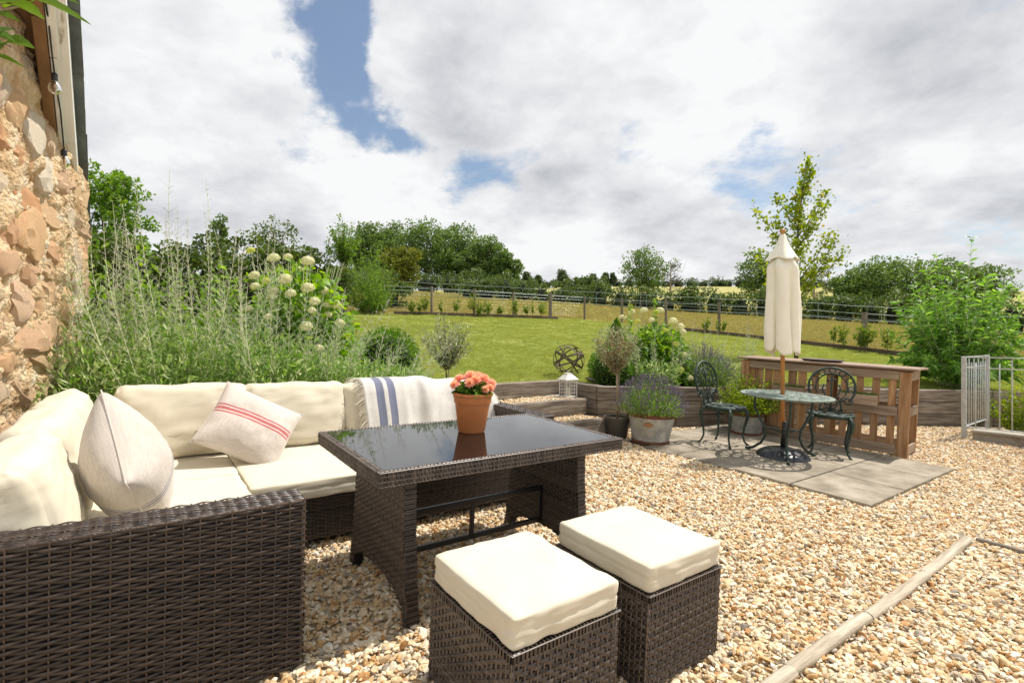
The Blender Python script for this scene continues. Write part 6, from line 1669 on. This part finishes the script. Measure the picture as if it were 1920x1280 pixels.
def hedge(label, pts, h, w, mat, seed, leaf, n, group=None, name='hedge'):
    r = np.random.default_rng(seed); x0, y0 = pts[0]; z0 = T(x0, y0); t = thing(name, label, 'hedge', Matrix.Translation((x0, y0, z0)), group); lobes = []
    L = math.dist(pts[0], pts[1]); k = max(3, int(L/(w*.8)))
    for i in range(k+1):
        f = i/k; x = x0+(pts[1][0]-x0)*f; y = y0+(pts[1][1]-y0)*f; hh = h*r.uniform(.78, 1.18)
        lobes.append((x-x0, y-y0, T(x, y)-z0+hh*.48, w*.62, w*.6, hh*.52))
    P, D, va = crown(r, lobes, n, leaf, -.12); link('leaves', leaf_mesh('leaves', P, D, leaf*r.uniform(.6, 1.3, len(P)), leaf*.75, r, var=va, up=.3), mat, t)
    mb = MB()
    for (cx, cy, cz, rx, ry, rz) in lobes: mb.lathe([(rx*.40, -rz*.92), (rx*.48, -rz*.5), (rx*.45, -rz*.1), (rx*.3, rz*.2), (rx*.05, rz*.35)], 9, (cx, cy, cz))
    mb.build('twigs', twig_m, t)
def trees():
    # the wood on the rise
    G1 = 'big trees of the dark wood'
    for i, (px, yt, Y, w, lab) in enumerate([(690, 421, 78, 105, 'broad dark tree at the thin-leaved side of the wood'), (738, 420, 84, 100, 'tall dark tree second into the wood behind the round yellowish tree'), (800, 414, 80, 150, 'tallest broad-crowned tree in the middle of the wood'), (858, 424, 82, 130, 'tall dark tree just past the middle of the wood'), (905, 448, 78, 110, 'dark tree on the falling shoulder of the wood'), (945, 476, 76, 70, 'lowest dark tree closing the wood towards the open hill')]):
        ptree('wood_tree', lab, px, yt, 556, Y, w, lf_oak, 400+i, .34, 11000, 8, G1)
    ptree('round_tree', 'round yellowish green tree in front of the wood', 756, 462, 545, 62, 86, lf_olivey, 410, .26, 8000, 6)
    hedge('dark undergrowth hedge at the foot of the wood', [(-22, 70), (2, 70)], 3.4, 4.2, lf_hedge, 412, .30, 9000)
    # nearer trees to the left
    ptree('garden_tree', 'bright green tree beside the barn roof slates', 205, 298, 470, 14, 150, lf_bright, 420, .10, 9000, 7, gz=2.0)
    ptree('ivy_column', 'narrow ivy-clad column tree behind the sage stems', 412, 398, 480, 25, 38, lf_oak, 421, .11, 3200, 6, shape=1.0)
    ptree('sparse_tree', 'open small dark tree behind the hydrangea', 512, 404, 500, 25, 125, lf_hedge, 422, .13, 2300, 7)
    small_tree('staked_tree', 'young green tree on a thin dark trunk beside the willow bush', (pix(643, 590, 20).x, 20, T(-6.6, 20)-.05), 2.1, (.75, .95, 2.9), 60, 423, lf_bright, .085, .06, 3000, .045, bark_m)
    leafy_mound('willow_bush', 'light green willowy bush at the fence beside the staked tree', pix(695, 590, 19.5).x, 19.5, T(-5.4, 19.5), 1.0, 2.5, 424, 9000, lf_bright, .085, 'shrub', .3)
    hedge('dense mixed hedge behind the flower bed beside the barn', [(-15.5, 17.5), (-7.6, 19.5)], 3.0, 1.8, lf_bright2, 425, .14, 15000)
    hedge('leafy boundary hedge close behind the raised flower bed', [(-11.0, 11.6), (-4.7, 13.2)], 1.95, 1.3, lf_bright2, 427, .11, 17000)
    hedge('rough dark hedge between the ivy column and the willow bush', [(-10.5, 22), (-5.8, 24)], 2.0, 1.6, lf_hedge, 426, .15, 9000)
    # field hedges
    FH = 'hedge along the far side of the field'
    pts = [(-4, 47), (6, 46), (15, 43), (24, 40), (33, 36), (43, 33)]
    labs = ['field hedge below the open hill next to the wood', 'field hedge in front of the broad lone tree', 'field hedge between the lone tree and bare dead tree', 'field hedge behind the closed parasol', 'field hedge below the trees beyond the fence corner', 'field hedge running on behind the big leafy bush']
    for i in range(5): hedge(labs[i], [pts[i], pts[i+1]], 2.2 if i < 2 else 2.6, 2.0, lf_hedge, 430+i, .19, 6500, FH)
    ptree('hawthorn', 'wide dark hawthorn clump under the distant hill trees', 1090, 518, 560, 55, 115, lf_hedge, 440, .22, 5000, 6, fill=.0)
    ptree('field_tree', 'lone broad tree standing in the field hedge', 1212, 464, 565, 60, 98, lf_oak, 441, .24, 5200, 8)
    ptree('field_tree', 'dark tree half hidden behind the closed parasol', 1425, 466, 575, 48, 82, lf_oak, 442, .22, 4200, 7)
    for i, (px, yt, w, lab) in enumerate([(1590, 510, 70, 'smaller tree at the start of the group beyond the fence post'), (1635, 480, 110, 'domed tree in the group beyond the corner fence post'), (1700, 483, 130, 'wide dark tree in the group beyond the field'), (1770, 482, 110, 'dark tree of the group half behind the big leafy bush'), (1840, 492, 110, 'last dark tree of the group behind the big leafy bush')]):
        ptree('field_tree', lab, px, yt, 590, 52+i, w, lf_oak, 445+i, .24, 7000, 7, 'trees beyond the right field')
    # bare dead trees
    for (px, Y, h, seed, lab) in ((1256, 50, 4.2, 460, 'bare dead tree beside the lone field tree'), (1525, 46, 4.0, 461, 'bare dead tree behind the young lime-green tree')):
        r = np.random.default_rng(seed); x = (px-960)/960*Y; t = thing('dead_tree', lab, 'tree', Matrix.Translation((x, Y, T(x, Y))), 'bare dead trees'); mb = MB(); mb.tube([(0, 0, -.2), (.05, 0, h*.5), (.1, 0, h*1.15)], [.12, .09, .02], 7); mb.build('trunk', bark_pale, t); ts = TubeSet()
        for i in range(26):
            z0 = h*r.uniform(.35, 1.0); a = r.uniform(-.6, 1.2) if r.random() < .8 else r.uniform(2, 4); L = r.uniform(.5, 1.6); e = np.array([math.cos(a)*L, math.sin(a)*L, z0+L*.55]); s = np.array([.05, 0, z0]); m = (s+e)/2+r.normal(0, .12, 3); ts.add([s, m, e], .035, .012)
            for k in range(3): ts.add([m, m+(e-m)*.5+r.normal(0, .2, 3), e+r.normal(0, .35, 3)], .018, .008)
        link('branches', ts.mesh('branches'), bark_m, t)
    # hilltop trees
    HT = 'small trees on the hill crest'
    for i, (px, yt, w, lab) in enumerate([(988, 509, 21, 'tall narrow tree at the hill crest beside the wood'), (1010, 516, 16, 'small round tree on the hill crest'), (1055, 505, 27, 'broad crowned tree alone on the hill crest'), (1112, 514, 18, 'low tree on the crest above the hawthorn clump'), (1137, 512, 12, 'thin tree of a pair on the hill crest'), (1150, 513, 11, 'slighter thin tree of the pair on the hill crest'), (1352, 527, 26, 'clump on the hill crest between dead tree and parasol')]):
        ptree('hill_tree', lab, px, yt, 536, 165, w, lf_far, 470+i, .62, 1500, 5, HT, gz=T((px-960)/960*165, 165)-.2)
    for i, (a, b, lab) in enumerate([((-8, 176), (28, 178), 'hedge line on the far hill crest beside the wood'), ((28, 178), (70, 176), 'hedge line on the far hill crest above the lone tree'), ((70, 176), (118, 172), 'hedge line on the far hill crest behind the parasol')]):
        hedge(lab, [a, b], 3.4, 5, lf_far, 480+i, .62, 2600, 'hill crest hedges')
lf_bright2 = leafmat('leaf_mixed_hedge', [(0, (.035, .065, .012)), (.5, (.07, .115, .02)), (1, (.13, .18, .035))], .4)
trees()
print('objects', len(bpy.data.objects))
